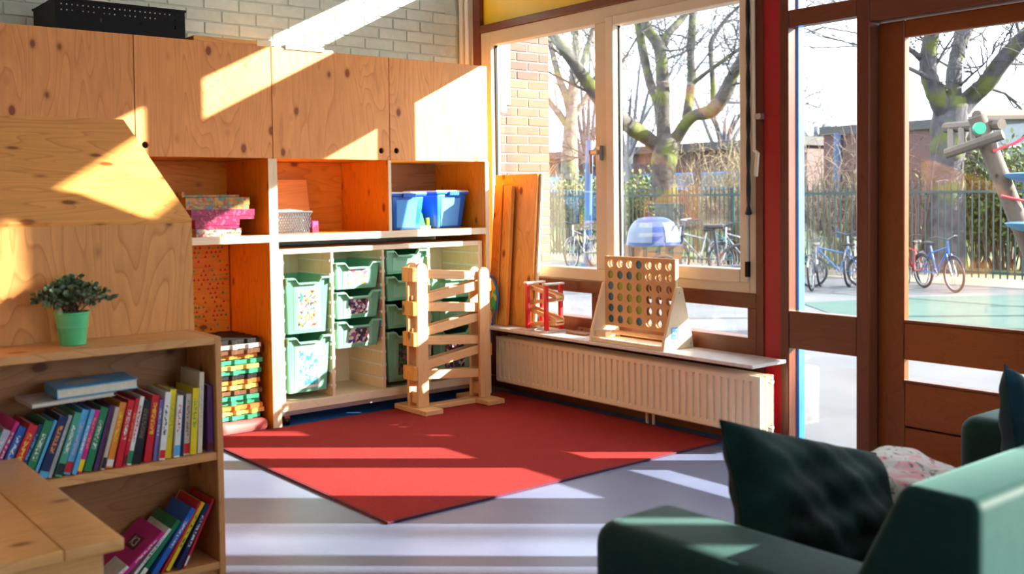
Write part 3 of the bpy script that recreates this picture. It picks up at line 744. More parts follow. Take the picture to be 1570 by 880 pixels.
def bluebin(cx, cy, rz, label, w=0.23, d=0.34, h=0.235):
    t = thing('plastic_bin', label, 'bin', (cx, cy, ZC), 'blue bins in the right cubbyhole')
    b = 0.82; z = ZC
    def ring(f, zz, e=0): return [(cx+sx*(w/2*f+e), cy+sy*(d/2*f+e), zz) for sx, sy in ((-1, -1), (1, -1), (1, 1), (-1, 1))]
    m = MB().hexa(ring(b, z)+ring(1, z+h-0.02)); part('body', m, 'bin_blue', t, bev=0.012, seg=2)
    rim = MB().hexa(ring(1, z+h-0.024, 0.010)+ring(1, z+h-0.010, 0.012)); part('rim', rim, 'bin_blue', t, bev=0.003)
    def fy(f): return cy-d/2*(b+(1-b)*f)
    p = MB().hexa([(cx-w*0.30, fy(0.06)-0.003, z+0.015), (cx+w*0.26, fy(0.06)-0.003, z+0.015), (cx+w*0.26, fy(0.06)+0.004, z+0.015), (cx-w*0.30, fy(0.06)+0.004, z+0.015),
                   (cx-w*0.34, fy(0.82)-0.003, z+h*0.80), (cx+w*0.30, fy(0.82)-0.003, z+h*0.80), (cx+w*0.30, fy(0.82)+0.004, z+h*0.80), (cx-w*0.34, fy(0.82)+0.004, z+h*0.80)])
    part('front_panel', p, 'bin_blue_light', t, bev=0.001)
    lid = part('lid', MB().hexa(ring(1, z+h-0.010, 0.014)+ring(1, z+h+0.002, 0.008)), 'lid_clear', t, bev=0.003)
    part('clip', B(cx-0.045, cx+0.045, cy-d/2-0.026, cy-d/2-0.006, z+h-0.032, z+h-0.006), 'bin_blue', t, bev=0.003)
    t.rotation_euler = (0, 0, rz)
bluebin(-0.592, 0.20, -0.10, 'blue plastic bin with clear lid, the left one in the right cubbyhole')
bluebin(-0.235, 0.27, 0.18, 'blue plastic bin with clear lid, the right one in the right cubbyhole', 0.28, 0.30, 0.245)
t = thing('toy_pile', 'small pile of green toy pieces between the two blue bins', 'toys', (-0.43, 0.2, ZC))
m = MB()
part('green_block', MB().hexa([(-0.475, 0.16, ZC), (-0.40, 0.14, ZC), (-0.39, 0.20, ZC), (-0.46, 0.22, ZC), (-0.455, 0.17, ZC+0.13), (-0.42, 0.16, ZC+0.10), (-0.41, 0.20, ZC+0.09), (-0.44, 0.21, ZC+0.12)]), 'green_toy', t)
part('yellow_stick', B(-0.392, -0.378, 0.14, 0.16, ZC, ZC+0.07), 'yellow_paint', t)
part('white_pad', B(-0.47, -0.395, 0.10, 0.135, ZC, ZC+0.02), 'paper_white', t)

# ---- on top of the cupboards
def crate():
    x0, x1, y0, y1, z0, z1 = -2.665, -2.01, 0.02, 0.42, ZT-0.01, ZT+0.155
    t = thing('plastic_crate', 'long black perforated plastic crate on top of the cupboards', 'crate', ((x0+x1)/2, 0.2, z0))
    hs = []
    for i in range(24):
        for j in range(2):
            u = x0+0.03+i*(x1-x0-0.06)/23; zz = z1-0.03-j*0.028
            if j and i % 4 == 3: continue
            hs.append([(u-0.0035, zz-0.0035), (u+0.0035, zz-0.0035), (u+0.0035, zz+0.0035), (u-0.0035, zz+0.0035)])
    for u in (x0+0.22, x0+0.42, x0+0.60): hs.append([(u-0.004, z1-0.105), (u+0.004, z1-0.105), (u+0.004, z1-0.085), (u-0.004, z1-0.085)])
    out = [(x0, z0), (x1, z0), (x1, z1), (x0, z1)]
    part('front', MB().plate(out, hs, 'xz', y0, y0+0.004), 'black_plastic', t)
    part('back', MB().plate(out, hs, 'xz', y1-0.004, y1), 'black_plastic', t)
    part('end', B(x0, x0+0.004, y0+0.004, y1-0.004, z0, z1), 'black_plastic', t); part('end', B(x1-0.004, x1, y0+0.004, y1-0.004, z0, z1), 'black_plastic', t)
    part('base', B(x0+0.004, x1-0.004, y0+0.004, y1-0.004, z0, z0+0.004), 'black_plastic', t)
    part('rim', B(x0-0.006, x1+0.006, y0-0.006, y0, z1-0.012, z1), 'black_plastic', t); part('rim', B(x0-0.006, x1+0.006, y1, y1+0.006, z1-0.012, z1), 'black_plastic', t)
    t2 = thing('paper_bag', 'white crumpled paper sticking out of the black crate', 'paper', (-2.45, 0.22, z0+0.01))
    m = MB().lathe([(0.05, z0+0.006), (0.10, z0+0.05), (0.12, z0+0.13), (0.09, z0+0.20), (0.02, z0+0.225)], (-2.42, 0.24, 0), 12)
    for v in m.v: v += Vector((random.uniform(-.012, .012), random.uniform(-.012, .012), random.uniform(-.006, 0)))
    for v in m.v: v.z = max(v.z, z0+0.005)
    part('bag', m, 'paper_white', t2, smooth=50)
crate()
single('loose_board', B(-1.965, -1.60, 0.02, 0.40, ZT-0.01, ZT+0.030), 'plywood_flat', 'flat plywood offcut lying on top of the cupboards', 'board', (-1.78, 0.2, ZT-0.01), bev=0.002)
t = thing('paper_sheets', 'thin white paper sheets lying on the cupboard top', 'paper', (-1.27, 0.1, ZT-0.01))
for k, (a, b, dz, rz) in enumerate(((-1.50, -1.13, 0.0, 0), (-1.44, -1.20, 0.005, 0.15))):
    o = part('sheet', B(a, b, 0.01-0.02*k, 0.26, ZT-0.0095+dz, ZT+0.010+dz*2), 'paper_white', t)
# heating pipes in the corner
for k, (yy, rr) in enumerate(((0.552, 0.020), (0.492, 0.016))):
    single('heating_pipe', MB().tube([(0.205, yy, 0.0), (0.205, yy, 3.2)], rr, 14), 'pipe_white', ('thicker white heating pipe in the corner behind the cupboards', 'thinner white heating pipe in the corner beside the brown post')[k], 'pipe', (0.205, yy, 0), 'white heating pipes', smooth=40)
t = thing('wall_bracket', 'small white metal bracket on the painted brick above the last cupboard', 'bracket', (-0.40, 0.59, 2.20))
part('upright', B(-0.445, -0.438, 0.575, 0.5965, 2.165, 2.235), 'pipe_white', t); part('arm', B(-0.438, -0.39, 0.575, 0.58, 2.228, 2.235), 'pipe_white', t)

# ================================================================== FOAM MATS, FLOOR CUSHION, RUG
mcols = ['black', 'white', 'brown', 'orange', 'green', 'yellow', 'green', 'black', 'orange', 'yellow', 'brown', 'green', 'green', 'orange', 'yellow', 'green']
rgb = dict(black=(0.02, 0.018, 0.016), white=(0.62, 0.60, 0.55), brown=(0.16, 0.07, 0.03), orange=(0.70, 0.25, 0.05), green=(0.05, 0.42, 0.22), yellow=(0.80, 0.55, 0.14))
for k, c in rgb.items(): plain('foam_'+k, c, 0.8, 0.08)
n = len(mcols); z = 0.075; hh = 0.455/n
for q in range(n):
    c = mcols[n-1-q]; idx = n-1-q
    jx, jy = random.uniform(-.018, .018), random.uniform(-.012, .02)
    x0, x1, y0, y1 = -2.02+jx, -1.605+jx, 0.05+jy, 0.44+jy
    outl = []
    def edge(a, b, nx, ny):
        k = 9
        for i in range(k):
            for f, s_ in ((0.0, 0), (0.25, 1 if i % 2 else 0), (0.75, 1 if i % 2 else 0)):
                u = (i+f)/k; outl.append((a[0]+(b[0]-a[0])*u+nx*0.014*s_, a[1]+(b[1]-a[1])*u+ny*0.014*s_))
    edge((x0, y0), (x1, y0), 0, -1); edge((x1, y0), (x1, y1), 1, 0); edge((x1, y1), (x0, y1), 0, 1); edge((x0, y1), (x0, y0), -1, 0)
    m = MB().plate(outl, [], 'xy', z+0.002, z+hh-0.002)
    for v in m.v: v.z += 0.003*math.sin(v.x*31+q)*0.5
    single('foam_mat', m, 'foam_'+c, '%s foam puzzle mat, %s from the top of the stack' % (c, ORD[idx]) if idx else 'black foam puzzle mat on top of the stack', 'mat', ((x0+x1)/2, (y0+y1)/2, z), 'foam puzzle mats in a stack')
    z += hh
m = B(-2.20, -1.58, 0.004, 0.46, 0.0015, 0.072)
single('seat_pad', m, 'mat_red', 'flat red padded floor cushion under the foam mats', 'cushion', (-1.9, 0.2, 0), bev=0.03, seg=4)
t = thing('rug', 'large red pile rug on the grey floor', 'rug', (-0.95, -0.9, 0))
GX0, GX1, GY0, GY1 = -1.970, 0.10, -1.873, 0.0
part('pile', B(GX0+0.012, GX1-0.012, GY0+0.012, GY1-0.012, 0.002, 0.011), 'rug_pile', t)
part('binding', MB().box(GX0, GX1, GY0, GY0+0.012, 0.002, 0.0105).box(GX0, GX1, GY1-0.012, GY1, 0.002, 0.0105).box(GX0, GX0+0.012, GY0+0.012, GY1-0.012, 0.002, 0.0105).box(GX1-0.012, GX1, GY0+0.012, GY1-0.012, 0.002, 0.0105), 'rug_edge', t)

# ================================================================== WOODEN MARBLE RUN
def marble_run():
    t = thing('marble_run', 'tall wooden marble run tower standing on the red rug', 'toy', (-0.45, -0.16, 0.011))
    zf = 0.011
    # feet along Y, beam along X
    part('foot', B(-0.745, -0.615, -0.33, 0.015, zf, zf+0.030), 'beech_y', t, bev=0.003)
    part('foot', B(-0.275, -0.145, -0.33, 0.015, zf, zf+0.030), 'beech_y', t, bev=0.003)
    part('beam', B(-0.615, -0.275, -0.20, -0.115, zf, zf+0.028), 'beech_x', t, bev=0.003)
    def upright(xc, y0, y1, zt, w=0.078):
        out = [(xc-w/2, zf+0.030), (xc+w/2, zf+0.030), (xc+w/2, zt-w/2)]
        out += [(xc+w/2*math.cos(a), zt-w/2+w/2*math.sin(a)) for a in [math.pi*i/10 for i in range(1, 10)]]
        out += [(xc-w/2, zt-w/2)]
        part('upright', MB().plate(out, [], 'xz', y0, y1), 'beech', t, bev=0.002)
    YA, YB = -0.218, -0.196; YC, YD = -0.118, -0.096
    upright(-0.68, YA, YB, 0.915); upright(-0.68, YC, YD, 0.915)
    upright(-0.21, YA, YB, 0.865); upright(-0.21, YC, YD, 0.865)
    zz = [0.80, 0.695, 0.60, 0.495, 0.395, 0.29, 0.185]
    for i, z in enumerate(zz):
        d = 0.035 if i % 2 else -0.012
        za, zb = (z-0.030, z+0.045) if i % 2 else (z+0.030, z-0.012)
        xa, xb = -0.70, -0.19
        def strip(y0, y1, h0, h1):
            return MB().hexa([(xa, y0, za+h0), (xb, y0, zb+h0), (xb, y1, zb+h0), (xa, y1, za+h0), (xa, y0, za+h1), (xb, y0, zb+h1), (xb, y1, zb+h1), (xa, y1, za+h1)])
        r_ = part('track', strip(YB+0.014, YC-0.014, 0, 0.010), 'beech_x', t)
        part('track_side', strip(YB+0.001, YB+0.013, -0.006, 0.048), 'beech_x', r_, bev=0.0015)
        part('track_side', strip(YC-0.013, YC-0.001, -0.006, 0.048), 'beech_x', r_, bev=0.0015)
    for z in (0.86, 0.655, 0.47, 0.265):
        part('stop_block', B(-0.755, -0.725, YB-0.03, YC+0.01, z-0.055, z+0.03), 'board_orange', t, bev=0.003)
    for z in (0.76, 0.555, 0.35):
        part('stop_block', B(-0.168, -0.145, YB-0.01, YC+0.01, z-0.05, z+0.03), 'board_orange', t, bev=0.003)
    for xx in (-0.68, -0.21): part('spacer', B(xx-0.02, xx+0.02, YB+0.001, YC-0.001, 0.06, 0.13), 'beech', t)
marble_run()
t = thing('painted_shield', 'colourful painted board with a blue rim behind the marble run', 'board', (0.02, -0.05, 0.012))
right = [(0.043, 0.19), (0.012, 0.322), (-0.013, 0.502), (-0.056, 0.566), (-0.072, 0.644), (-0.060, 0.715), (-0.025, 0.765), (0.023, 0.807)]
def shield(g, x0, x1):
    o_ = [(0.06, 0.0125), (0.05-g, 0.0125)]+[(a-g, b) for a, b in right]+[(0.075, 0.83-g), (0.13, 0.815), (0.185, 0.76), (0.20+g, 0.62), (0.15, 0.30), (0.10, 0.0125)]
    return MB().plate(o_, [], 'yz', x0, x1)
part('painted_face', shield(-0.008, 0.004, 0.008), 'print_rainbow', t); part('blue_rim', shield(0.0, 0.0085, 0.018), 'bin_blue', t)

# ================================================================== WINDOW SILL AND RADIATOR
ZSILL = 0.46
single('window_sill', B(-0.045, 0.228, -2.175, 0.36, 0.441, ZSILL), 'sill_stone', 'long pale stone window sill above the radiator', 'sill', (0.1, -0.9, 0.44), bev=0.003)
def radiator():
    y0, y1, z0, z1 = -2.150, 0.0, 0.085, 0.388
    t = thing('radiator', 'long cream ribbed panel radiator under the window sill', 'radiator', (0.1, -1.07, 0.0))
    n = 44; pitch = (y1-y0-0.06)/n
    for pi, xf in enumerate((0.040, 0.088, 0.136)):
        m = MB(); dz = 0.02*pi if pi else 0
        za, zb = z0, z1
        # profile along Y with shallow flutes between za+.03 and zb-.03
        ys = [y0, y0+0.012]; fl = [0.006, 0.0]
        for i in range(n):
            c = y0+0.03+(i+0.5)*pitch
            ys += [c-pitch*0.24, c-pitch*0.17, c+pitch*0.17, c+pitch*0.24]; fl += [0, 0.012, 0.012, 0]
        ys += [y1-0.012, y1]; fl += [0, 0.006]
        rows = [(za, 0.008, 0), (za+0.008, 0, 0), (za+0.028, 0, 0), (za+0.040, 0, 1), (zb-0.040, 0, 1), (zb-0.028, 0, 0), (zb-0.008, 0, 0), (zb, 0.008, 0)]
        vs = []
        for zz, inset, on in rows:
            for yy, f in zip(ys, fl):
                edge_ = f if yy in (y0, y1) else 0
                vs.append((xf+inset+(f if on else edge_), yy, zz))
        k = len(ys)
        m.add(vs, [(r_*k+i, r_*k+i+1, (r_+1)*k+i+1, (r_+1)*k+i) for r_ in range(len(rows)-1) for i in range(k-1)])
        m.box(xf+0.010, xf+0.020, y0+0.001, y1-0.001, za+0.001, zb-0.001)
        part('panel', m, 'radiator_enamel', t, smooth=25)
    part('connector', MB().tube([(0.06, y0+0.03, z1-0.035), (0.15, y0+0.03, z1-0.035)], 0.016, 12), 'radiator_enamel', t, smooth=40)
    part('connector', MB().tube([(0.06, y0+0.03, z0+0.035), (0.15, y0+0.03, z0+0.035)], 0.016, 12), 'radiator_enamel', t, smooth=40)
    part('bleed_plug', MB().tube([(0.14, y0-0.008, z1-0.035), (0.14, y0+0.02, z1-0.035)], 0.012, 8), 'metal_grey', t)
    part('bleed_plug', MB().tube([(0.14, y0-0.008, z0+0.035), (0.14, y0+0.02, z0+0.035)], 0.012, 8), 'metal_grey', t)
    for yy in (-0.35, -1.07, -1.8): part('wall_bracket', B(0.158, 0.204, yy-0.015, yy+0.015, z0+0.05, z1-0.02), 'metal_grey', t)
    part('supply_pipe', MB().tube([(0.122, -1.30, 0.0), (0.122, -1.30, z0+0.01)], 0.009, 10), 'pipe_white', t)
    part('supply_pipe', MB().tube([(0.122, -1.35, 0.0), (0.122, -1.35, z0+0.01)], 0.009, 10), 'pipe_white', t)
radiator()

# leaning boards on the sill
def lean(x0, x1, y0, y1, zt, dx, dy, name, mat, label, strap=False):
    t = thing(name, label, 'board', ((x0+x1)/2, (y0+y1)/2, ZSILL), 'boards leaning in the window corner')
    z = ZSILL+0.001
    part('board', MB().hexa([(x0, y0, z), (x1, y0, z), (x1, y1, z), (x0, y1, z), (x0+dx, y0+dy, zt), (x1+dx, y0+dy, zt), (x1+dx, y1+dy, zt), (x0+dx, y1+dy, zt)]), mat, t, bev=0.003)
    return t
lean(0.105, 0.125, -0.285, 0.15, 1.455, 0.075, 0.0, 'pine_board', 'board_orange', 'wide orange pine board leaning against the window frame')
lean(0.127, 0.147, -0.305, 0.13, 1.455, 0.075, 0.0, 'pine_board', 'birch', 'pale pine board leaning just behind the wide orange one')
lean(0.045, 0.075, -0.105, -0.020, 1.38, 0.085, 0.02, 'pine_plank', 'board_orange', 'narrow orange plank leaning in front of the wide orange board')
lean(0.040, 0.070, -0.012, 0.075, 1.39, 0.085, 0.02, 'pine_plank', 'board_orange', 'narrow orange plank closest to the cupboard end')

# small red marble run
def red_toy():
    t = thing('toy_ball_track', 'small red wooden ball track standing on the sill', 'toy', (0.10, -0.45, ZSILL))
    z0, z1 = ZSILL, 0.755
    for y in (-0.36, -0.54):
        part('foot', B(0.005, 0.165, y-0.022, y+0.022, z0, z0+0.012), 'white_paint', t, bev=0.002)
        for x in (0.025, 0.145): part('post', B(x-0.012, x+0.012, y-0.012, y+0.012, z0+0.012, z1), 'toy_red', t, bev=0.002)
        part('cap', B(0.005, 0.165, y-0.018, y+0.018, z1, z1+0.012), 'white_paint', t, bev=0.002)
    for i, (za, zb) in enumerate(((0.730, 0.672), (0.615, 0.657), (0.585, 0.527), (0.478, 0.508))):
        ya, yb = -0.305, -0.60
        r_ = MB().hexa([(0.055, ya, za), (0.115, ya, za), (0.115, yb, zb), (0.055, yb, zb), (0.055, ya, za+0.010), (0.115, ya, za+0.010), (0.115, yb, zb+0.010), (0.055, yb, zb+0.010)])
        k = part('track', r_, 'beech_y', t)
        for x in (0.049, 0.115):
            part('track_side', MB().hexa([(x, ya, za), (x+0.006, ya, za), (x+0.006, yb, zb), (x, yb, zb), (x, ya, za+0.024), (x+0.006, ya, za+0.024), (x+0.006, yb, zb+0.024), (x, yb, zb+0.024)]), 'beech_y', k)
red_toy()
t = thing('wooden_tray', 'small flat brown wooden tray on the sill behind the red toy', 'tray', (0.14, -0.62, ZSILL))
part('base', B(0.09, 0.205, -0.82, -0.645, ZSILL, ZSILL+0.012), 'pine_brown', t, bev=0.002); part('lip', B(0.195, 0.205, -0.82, -0.645, ZSILL+0.012, ZSILL+0.03), 'pine_brown', t)

# giant four-in-a-row game
def four_row():
    t = thing('four_in_a_row_game', 'large wooden four in a row game on the window sill', 'game', (0.11, -1.26, ZSILL))
    y0, y1, z0, z1 = -1.550, -1.000, 0.545, 0.953
    hs = []; cells = []
    for i in range(7):
        for j in range(6):
            cy = y1-0.048-i*(y1-y0-0.096)/6; cz = z1-0.042-j*(z1-z0-0.084)/5
            cells.append((i, j, cy, cz)); hs.append(circ(cy, cz, 0.0235, 20))
    out = [(y0, z0), (y1, z0), (y1, z1), (y0, z1)]
    part('front_grid', MB().plate(out, hs, 'yz', 0.088, 0.094), 'game_board', t)
    part('rear_grid', MB().plate(out, hs, 'yz', 0.112, 0.118), 'game_board', t)
    part('edge', MB().box(0.094, 0.112, y0, y0+0.012, z0, z1).box(0.094, 0.112, y1-0.012, y1, z0, z1), 'birch', t)
    part('floor_bar', B(0.094, 0.112, y0+0.012, y1-0.012, z0, z0+0.008), 'birch', t)
    for yy, s_ in ((y0, -1), (y1, 1)):
        ya, yb = (yy-0.020, yy-0.001) if s_ < 0 else (yy+0.001, yy+0.020)
        o_ = [(-0.028, ZSILL+0.001), (0.214, ZSILL+0.001), (0.205, ZSILL+0.06), (0.130, 0.79), (0.122, 0.80), (0.086, 0.80), (0.078, 0.79), (-0.020, ZSILL+0.06)]
        sd_ = part('side_stand', MB().plate(o_, [], 'xz', ya, yb), 'birch', t, bev=0.002)
        if s_ < 0:
            k = part('sticker', B(0.030, 0.085, ya-0.001, ya-0.0002, 0.520, 0.585), 'sticker_blue', sd_)
            part('sticker_mark', MB().box(0.042, 0.074, ya-0.0016, ya-0.0011, 0.570, 0.576).box(0.042, 0.048, ya-0.0016, ya-0.0011, 0.553, 0.570).box(0.042, 0.074, ya-0.0016, ya-0.0011, 0.548, 0.554).box(0.068, 0.074, ya-0.0016, ya-0.0011, 0.532, 0.548).box(0.042, 0.074, ya-0.0016, ya-0.0011, 0.528, 0.533), 'paper_white', sd_)
            for xx, zz in ((0.0, 0.485), (0.19, 0.485), (0.10, 0.77)): part('screw', MB().tube([(xx, ya-0.0015, zz), (xx, ya+0.002, zz)], 0.005, 8), 'metal_grey', sd_)
    part('collecting_tray', MB().box(-0.020, 0.19, y0, y1, ZSILL+0.001, ZSILL+0.008).box(-0.020, -0.012, y0, y1, ZSILL+0.008, ZSILL+0.022), 'birch_edge', t)
    part('release_bar', B(0.05, 0.075, y0+0.001, y1-0.09, 0.506, 0.527), 'beech_y', t, bev=0.003)
    part('release_knob', B(0.00, 0.08, y1-0.09, y1-0.005, 0.485, 0.522), 'birch', t, bev=0.003)
    # rows from the top: G green, B blue, . empty   (column 0 is the left one)
    rows = ['...B...', 'GBBG...', 'BGGG...', 'BGGG...', 'BBGG...', 'BBGB...']
    kinds = {}
    for i, j, cy, cz in cells:
        c = rows[j][i]
        if c == '.': continue
        m = MB().tube([(0.0955, 0, 0), (0.1105, 0, 0)], 0.0262, 20)
        nm = 'green' if c == 'G' else 'blue'
        if c not in kinds:
            o = mesh('game_disc', m, 'disc_'+nm, None, loc=(0, 0, 0), smooth=40); kinds[c] = o
        else: o = link_copy(kinds[c], None)
        o.location = (0, cy, cz)
        col_w = ['first', 'second', 'third', 'fourth', 'fifth', 'sixth', 'seventh'][i]; row_w = ['top', 'second', 'third', 'fourth', 'fifth', 'bottom'][j]
        tag(o, '%s disc in the game grid, %s column from the left, %s row' % ('olive green' if c == 'G' else 'dark blue', col_w, row_w), 'game disc', 'discs in the four in a row game')
four_row()

# blind cord and winder by the red panel
pts = [(0.212+0.006*math.sin(i*0.9), -1.952+0.004*math.cos(i*0.9), 3.1-i*0.052) for i in range(37)]
t = thing('pull_rope', 'black twisted blind cord hanging beside the red panel', 'cord', (0.212, -1.952, 1.2))
part('strand', MB().tube(pts, 0.0075, 6), 'black_cord', t, smooth=60)
part('strand', MB().tube([(0.424-p[0], -3.904-p[1], p[2]) for p in pts], 0.0075, 6), 'black_cord', t, smooth=60)
part('tassel', MB().lathe([(0.008, 1.245), (0.013, 1.225), (0.020, 1.20), (0.006, 1.195)], (0.212, -1.952, 0), 10), 'black_cord', t, smooth=50)
t = thing('blind_winder', 'beige blind crank handle hanging in front of the red panel', 'handle', (0.2, -2.0, 1.4))
part('rod', MB().tube([(0.205, -1.985, 3.1), (0.205, -1.995, 1.53)], 0.009, 10), 'beige_sash', t, smooth=40)
part('crank_arm', MB().tube([(0.205, -1.995, 1.532), (0.15, -2.060, 1.512)], 0.008, 10), 'beige_sash', t, smooth=40)
part('grip', MB().tube([(0.15, -2.060, 1.515), (0.155, -2.045, 1.395)], 0.010, 10), 'beige_sash', t, smooth=40)
part('wall_clip', MB().box(0.205, 0.24, -2.032, -2.005, 1.69, 1.72).box(0.20, 0.206, -2.04, -1.99, 1.695, 1.715), 'metal_grey', t)

# ================================================================== PLAY HOUSE, BOOKCASE, TABLE
t = thing('play_house', 'plywood play house with a sloping roof behind the bookcase', 'play house', (-3.2, -1.4, 0))
HX0, HX1, HY0, HY1 = -4.30, -2.708, -1.780, -1.00
part('front_panel', B(HX0, HX1, HY0, HY0+0.018, 0, 1.225), 'plywood_hood', t, bev=0.001)
s_ = Vector((0, 0.70, 0.402)).normalized(); nrm = Vector((0, -s_.z, s_.y))*0.018
a, b = Vector((0, HY0-0.004, 1.238)), Vector((0, HY0+0.70, 1.640))
def rp(x, p): return (x, p.y, p.z)
part('roof_panel', MB().hexa([rp(HX0, a-nrm), rp(HX1, a-nrm), rp(HX1, b-nrm), rp(HX0, b-nrm), rp(HX0, a), rp(HX1, a), rp(HX1, b), rp(HX0, b)]), 'plywood_flat', t, bev=0.001)
for x0 in (HX0+0.001, HX1-0.019):
    part('side_panel', MB().plate([(HY0+0.019, 0), (HY1, 0), (HY1, 1.60), (b.y-0.01, b.z-0.022), (HY0+0.019, 1.222)], [], 'yz', x0, x0+0.018), 'plywood_hood', t)
part('back_panel', B(HX0+0.02, HX1-0.02, HY1-0.02, HY1-0.002, 0, 1.60), 'plywood_hood', t)

BX0, BX1, BY0, BY1 = -3.80, -2.722, -2.050, -1.786
t = thing('bookcase', 'low pine bookcase filled with picture books', 'bookcase', (-3.26, -1.92, 0))
part('side', B(BX1-0.022, BX1, BY0, BY1, 0, 0.845), 'pine_side', t, bev=0.002)
part('side', B(BX0, BX0+0.022, BY0, BY1, 0, 0.845), 'pine_side', t, bev=0.002)
part('top', B(BX0+0.022, BX1-0.022, BY0, BY1, 0.820, 0.845), 'pine_shelf', t, bev=0.002)
part('shelf', B(BX0+0.022, BX1-0.022, BY0+0.002, BY1-0.012, 0.428, 0.455), 'pine_shelf', t, bev=0.002)
part('shelf', B(BX0+0.022, BX1-0.022, BY0+0.002, BY1-0.012, 0.055, 0.080), 'pine_shelf', t, bev=0.002)
part('plinth', B(BX0+0.022, BX1-0.022, BY0+0.02, BY0+0.036, 0, 0.055), 'pine_side', t)
part('back', B(BX0+0.022, BX1-0.022, BY1-0.010, BY1-0.002, 0.02, 0.82), 'pine_brown', t)

C_ = dict(maroon=(0.14, 0.012, 0.02), purple=(0.10, 0.03, 0.14), cream=(0.72, 0.64, 0.48), yellow=(0.80, 0.62, 0.02), brown=(0.20, 0.11, 0.06), navy=(0.012, 0.025, 0.10), white=(0.76, 0.76, 0.74),
          violet=(0.24, 0.18, 0.50), red=(0.62, 0.015, 0.03), orange=(0.80, 0.27, 0.03), beige=(0.55, 0.47, 0.38), green=(0.015, 0.22, 0.09), lightblue=(0.10, 0.42, 0.75), blue=(0.02, 0.12, 0.50),
          teal=(0.06, 0.36, 0.24), grey=(0.48, 0.48, 0.46), pink=(0.62, 0.02, 0.25), lilac=(0.50, 0.46, 0.62), black=(0.015, 0.015, 0.02), lime=(0.35, 0.5, 0.05))
for k, c in C_.items(): plain('book_'+k, c, 0.35, 0.08, 25)
def title_mat(col, ti):
    nm = 'print_%s_%s' % (col, ti)
    if nm not in M:
        m, nt, b = nodes_of(nm); n = noise(nt, coords(nt, (1, 0.4, 0.8)), 210, 2)
        nt.links.new(ramp(nt, n, [(0.47, C_[col]), (0.53, C_[ti])]), b.inputs['Base Color']); b.inputs['Roughness'].default_value = 0.35
    return nm
def book(x, z, lean, w, h, d, col, title, band, label, yf, group):
    """upright book: spine towards -Y, resting on its right lower edge, leaning to the right"""
    t = thing('book', label, 'book', (x, yf, z), group)
    c = 0.0022
    m = MB().box(-w, 0, 0, c, 0, h).box(-w, -w+c, c, d, 0, h).box(-c, 0, c, d, 0, h)
    def loc(mb):
        for v in mb.v: v += Vector((x, yf, z))
        return mb
    part('cover', loc(m), 'book_'+col, t, bev=0.0007)
    part('pages', loc(B(-w+c, -c, c, d-0.003, 0.003, h-0.003)), 'page_cream', t)
    if title: part('title', loc(B(-w*0.74, -w*0.26, -0.0004, -0.0001, h*random.uniform(.30, .42), h*random.uniform(.78, .9))), title_mat(col, title), t)
    if band: part('band', loc(B(-w+0.0005, -0.0005, -0.0004, -0.0001, h*0.03, h*random.uniform(0.12, 0.22))), 'book_'+band, t)
    t.rotation_euler = (0, R(lean), 0)
    return t
